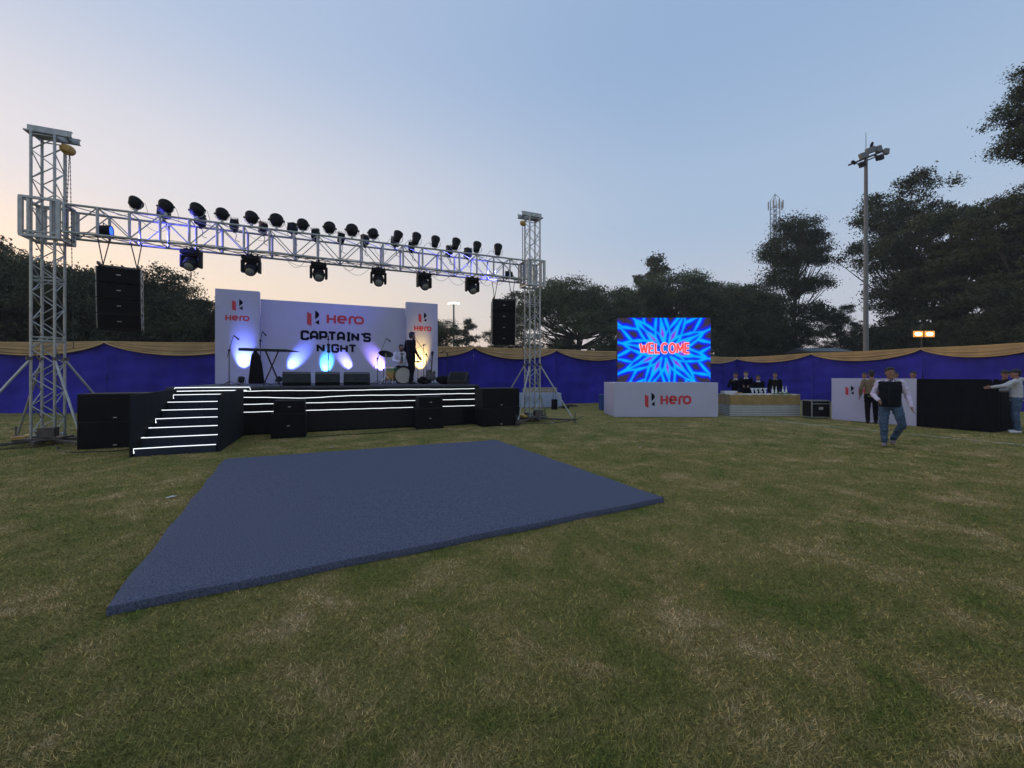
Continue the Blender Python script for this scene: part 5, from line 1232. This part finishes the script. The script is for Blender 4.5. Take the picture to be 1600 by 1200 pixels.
PROTO['shrub'] = make_tree('dense_shrub', 9, 6, blobs_random(17, 6, 3.6, 12, .1, 1.0, .5), 24000, .11, .12, leaf=L_DARK)
# left mass
Lm = [(-95, 30, 1.22, 'bushy'), (5, 29, 1.06, 'bushy2'), (80, 33, 1.0, 'bushy'), (150, 30, .98, 'bushy2'), (215, 32, 1.0, 'bushy'), (270, 34, .92, 'bushy2'), (325, 37, .86, 'bushy'), (378, 41, .84, 'bushy2'), (-30, 42, 1.5, 'bushy'), (120, 44, 1.35, 'bushy2'), (235, 46, 1.25, 'bushy')]
Ll = ['dark bushy tree just outside the left edge behind the tower', 'dark bushy tree at the left edge behind the left truss tower', 'dark bushy tree seen between the left tower and line array', 'dark bushy tree directly behind the left line array', 'dark bushy tree right of the left line array under the truss', 'dark bushy tree sloping down towards the backdrop', 'dark bushy tree top just left of the backdrop', 'dark bushy tree top peeking over the left wing panel', 'taller dark tree in the second row at the far left', 'taller dark tree in the second row behind the left array', 'taller dark tree in the second row under the truss start']
for i, ((px, D, s, p), lab) in enumerate(zip(Lm, Ll)): place(p, px, D, s, i * 1.3, lab)
# low ones behind the backdrop and right of it
place('bushy', 668, 46, .90, 2, 'dark round tree rising behind the right wing panel of the backdrop', sz=.82)
place('shrub', 715, 60, .75, 1, 'low shrubs under the distant lit mast right of the backdrop', 'shrub'); place('shrub', 750, 58, .72, 2, 'low shrub left of the right line array', 'shrub')
place('conifer', 731, 70, .95, 0, 'slender feathery tree right of the distant lit mast'); place('conifer', 747, 95, .72, 1, 'tiny far feathery tree beside the slender one')
place('tall2', 785, 62, .50, .5, 'dark tree behind the right line array')
place('rain', 905, 60, 1.0, .3, 'spreading rain tree with flat crown right of the right truss tower')
place('rain', 1045, 66, 1.12, 2.6, 'spreading rain tree with flat crown above the video wall')
place('rain', 1120, 72, 1.10, 4.0, 'spreading rain tree right of and behind the video wall')
place('conifer', 1022, 82, 2.15, .6, 'tall feathery tree rising above the flat tree crowns over the video wall')
place('tall', 1240, 56, .98, 0, 'tall ragged tree standing beneath the lattice mast')
place('bushy2', 1165, 52, 1.25, .8, 'dark bushy tree between the video wall and the tall ragged tree'); place('bushy', 1225, 55, 1.0, 1.9, 'dark bushy tree at the foot of the tall ragged tree', sz=.9)
place('tall2', 1315, 62, .50, 2.0, 'smaller dark tree between the tall ragged tree and the mast pole')
place('tall2', 1418, 52, 1.08, 1.0, 'tall olive tree just right of the floodlight mast'); place('layered', 1500, 46, .90, 2.2, 'layered tree right of the floodlight mast above the lit lamps')
place('layered', 1612, 40, .90, .4, 'layered tree at the right edge of the photo'); place('tall2', 1715, 40, .80, 3.0, 'big tree just outside the right edge')
place('layered', 1556, 43, .84, 5.2, 'tall layered tree filling the gap before the right edge'); place('bushy', 1620, 36, 1.0, .7, 'dark bushy tree low in the right corner behind the man in the hoodie'); place('bushy', 1382, 60, .95, 4.0, 'dark bushy tree low behind the mast pole'); place('bushy2', 1455, 56, .8, 5.0, 'dark bushy tree low behind the lit lamps'); place('bushy', 1545, 54, .8, 2.9, 'dark bushy tree low at the right behind the cloth screen'); place('bushy2', 1060, 50, .85, 1.0, 'dark bushy tree directly behind the video wall'); place('bushy', 945, 55, .7, 3.3, 'small dark tree low under the flat crowns left of the video wall'); place('bushy2', 880, 62, .8, 3.9, 'small dark tree low right behind the right truss tower')
# branch of the near tree at the top right
PROTO['near'] = make_tree('near_tree', 21, 26, [(-6.2, 0, 21.0, 1.6, 2, .8, 4), (-5.4, 0, 22.9, 1.5, 2, .7, 4), (-6.0, 0, 19.2, 1.5, 2, .8, 4), (-4.6, 0, 18.6, 1.8, 2, .7, 4), (-3.6, 0, 20.5, 2.0, 2, 2.2, 9), (-4.4, 0, 24.3, 1.4, 2, .9, 4), (-2.8, 0, 23.4, 1.8, 2, 1.6, 7), (-.5, 0, 22, 3, 3, 3, 12), (2, 0, 19, 3, 3, 2, 10)], 60000, .085, .45, leaf=L_DARK, th=22, clump=.42, flat=.55, lf=.93)
place('near', 1726, 30.5, .99, 0, 'tall near tree whose ragged crown enters at the top right corner')

# ------------------------------------------------------------------ masts, lamps, far roof
def flood_mast():
    D = 33; t = thing('floodlight_mast', (at(1353, D), D, 0), 0, 'tall grey floodlight mast with cluster of unlit lamps and lightning rod', 'floodlight mast', 'floodlight masts')
    zt = CAMH + (HZ - 248) * D / F; gm = mat('galvanised grey', (.15, .155, .155), .6, .2, .12, 2)
    MB().tube((0, 0, 0), (0, 0, zt), .20, .115, 14).build('pole', gm, t, 1); MB().tube((0, 0, zt), (0, 0, zt + 2.1), .03, .015).build('lightning_rod', gm, t)
    mb = MB(); k = D / F; L = lambda px, py: ((px - 1353) * k, 0, CAMH + (HZ - py) * k)
    mb.tube(L(1326, 258), L(1380, 236), .07); mb.tube(Vector(L(1340, 258)) + Vector((0, -.45, 0)), Vector(L(1370, 246)) + Vector((0, -.45, 0)), .05); mb.tube(L(1340, 256), Vector(L(1340, 262)) + Vector((0, -.45, 0)), .06); mb.tube(L(1366, 243), Vector(L(1371, 249)) + Vector((0, -.45, 0)), .06); mb.build('cross_arm', M_ALUD, t)
    for px, py, w, h, ry, c in ((1346, 245, .85, .6, -.35, 0), (1357, 237, .95, .6, -.35, 0), (1369, 235, .6, .65, -.3, 0), (1381, 239, .5, .6, .1, 0), (1339, 262, .6, .55, -.3, 1), (1366, 252, .7, .45, -.2, 1), (1326, 259, .55, .12, .7, 1)):
        p = Vector(L(px, py)) + Vector((0, -.5 if c else -.2, 0)); o = MB().bbox(p, (w * .73, .26, h * .73), .04, ry=ry).build('floodlight', M_BLK if c else gm, t)
    MB().ell(L(1362, 227), (.13, .09, .3), 8, 6, mx_(0, .3)).build('beacon', M_BLK, t)
    D = 105; t = thing('floodlight_mast', (at(709, D), D, 0), 0, 'distant lit floodlight mast right of the stage backdrop', 'floodlight mast', 'floodlight masts')
    z = CAMH + (HZ - 476) * D / F; MB().tube((0, 0, 0), (0, 0, z), .32, .2, 10).build('pole', gm, t, 1); MB().box((0, 0, z), (2.4, .2, .15)).build('cross_arm', gm, t)
    for x in (-1.15, -.4, .4, 1.15): MB().bbox((x, -.15, z + .25 + .1 * (abs(x) < 1)), (.55, .25, .5), .06).build('floodlight', mat('lit floodlight', (.8, .8, .75), .4, emit=(1, .94, .82), estr=3), t)
    D = 26.5; z = CAMH + (HZ - 522) * D / F; t = thing('work_light', (at(1442, D), D, 0), 0, 'pair of bright warm work lamps shining above the cloth screen at the right', 'lamp')
    MB().tube((0, .1, 0), (0, .1, z), .03).build('pole', M_ALUD, t); MB().box((0, .05, z - .12), (.8, .05, .05)).build('cross_bar', M_ALUD, t)
    for x in (-.36, .36):
        h = MB().bbox((x, .02, z), (.66, .14, .40), .02).build('housing', M_BLK, t); MB().bbox((x, -.065, z), (.64, .02, .38), .012).build('reflector', mat('self glowing reflector', (.5, .3, .1), .4, emit=(1, .36, .055), estr=.9), h); MB().ell((x, -.072, z), (.25, .015, .125), 20, 12).build('lamp_face', mat('lit work lamp', (1, .8, .5), .4, emit=(1, .62, .22), estr=5), h)  # reflector plate emits orange itself, standing in for the lamp's glow
        lamp('work_lamp', 'SPOT', (x, -.12, z), 120, (1, .72, .38), t, aim=(x, -4, z - 1.6), size=120, blend=.8, rad=.12)
    D = 130; t = thing('lattice_mast', (at(1211, D), D, 0), 0, 'thin telecom lattice mast with antennas rising above the tall ragged tree', 'mast')
    mb = MB(); zt = CAMH + (HZ - 312) * D / F; h = 1.0
    for sx in (-1, 1):
        for sy in (-1, 1): mb.tube((sx * h, sy * h, 0), (sx * h * .9, sy * h * .9, zt), .12, n=5); mb.tube((sx * h * .9, sy * h * .9, zt), (0, 0, zt + 1.8), .06, n=5)
    z = 0
    while z < zt - 1.5:
        for sy in (-1, 1): mb.tube((-h, sy * h, z), (h, sy * h, z + 1.5), .07, n=5); mb.tube((h, sy * h, z), (-h, sy * h, z), .07, n=5)
        z += 1.5
    mb.build('lattice', M_ALUD, t); mb = MB()
    for x, y in ((-2.1, 0), (2.1, 0), (-1.5, -1.5), (1.5, -1.5), (0, -2)): mb.box((x, y, zt - 2), (.3, .2, 2.6)); mb.tube((0, 0, zt - 2.5), (x, y, zt - 2.2), .05, n=5)
    mb.build('antennas', mat('pale antenna', (.3, .32, .34), .6), t)
    D = 48; t = thing('shed', (at(1296, D), D, 0), 0, 'low shed with pale blue roof glimpsed beyond the cloth screen left of the mast', 'shed')
    MB().box((0, 2, 2.2), (4.6, 4, 4.4)).build('wall', mat('grey plaster', (.15, .15, .15), .9), t); MB().prism([(-.3, 4.42), (2, 4.95), (4.3, 4.42)], 5.0, 'x', -2.5).build('roof', mat('pale sheet roof', (.16, .19, .21), .6, 0, .15), t)
    MB().box((-1, -.02, 1.1), (1, .06, 2.1)).build('door', M_BLK, t)
flood_mast()

# ------------------------------------------------------------------ evening haze over the field
def haze():
    m = bpy.data.materials.new('evening haze'); m.use_nodes = True; t = m.node_tree; t.nodes.clear()
    o = t.nodes.new('ShaderNodeOutputMaterial'); v = t.nodes.new('ShaderNodeVolumePrincipled'); v.inputs['Color'].default_value = (.86, .88, .92, 1); v.inputs['Density'].default_value = .0007; v.inputs['Anisotropy'].default_value = .2
    t.links.new(v.outputs[0], o.inputs['Volume'])
    b = MB().box((0, 65, 17.5), (384, 254, 37)).build('haze', m); tag(b, kind='stuff'); b.visible_shadow = True
haze()
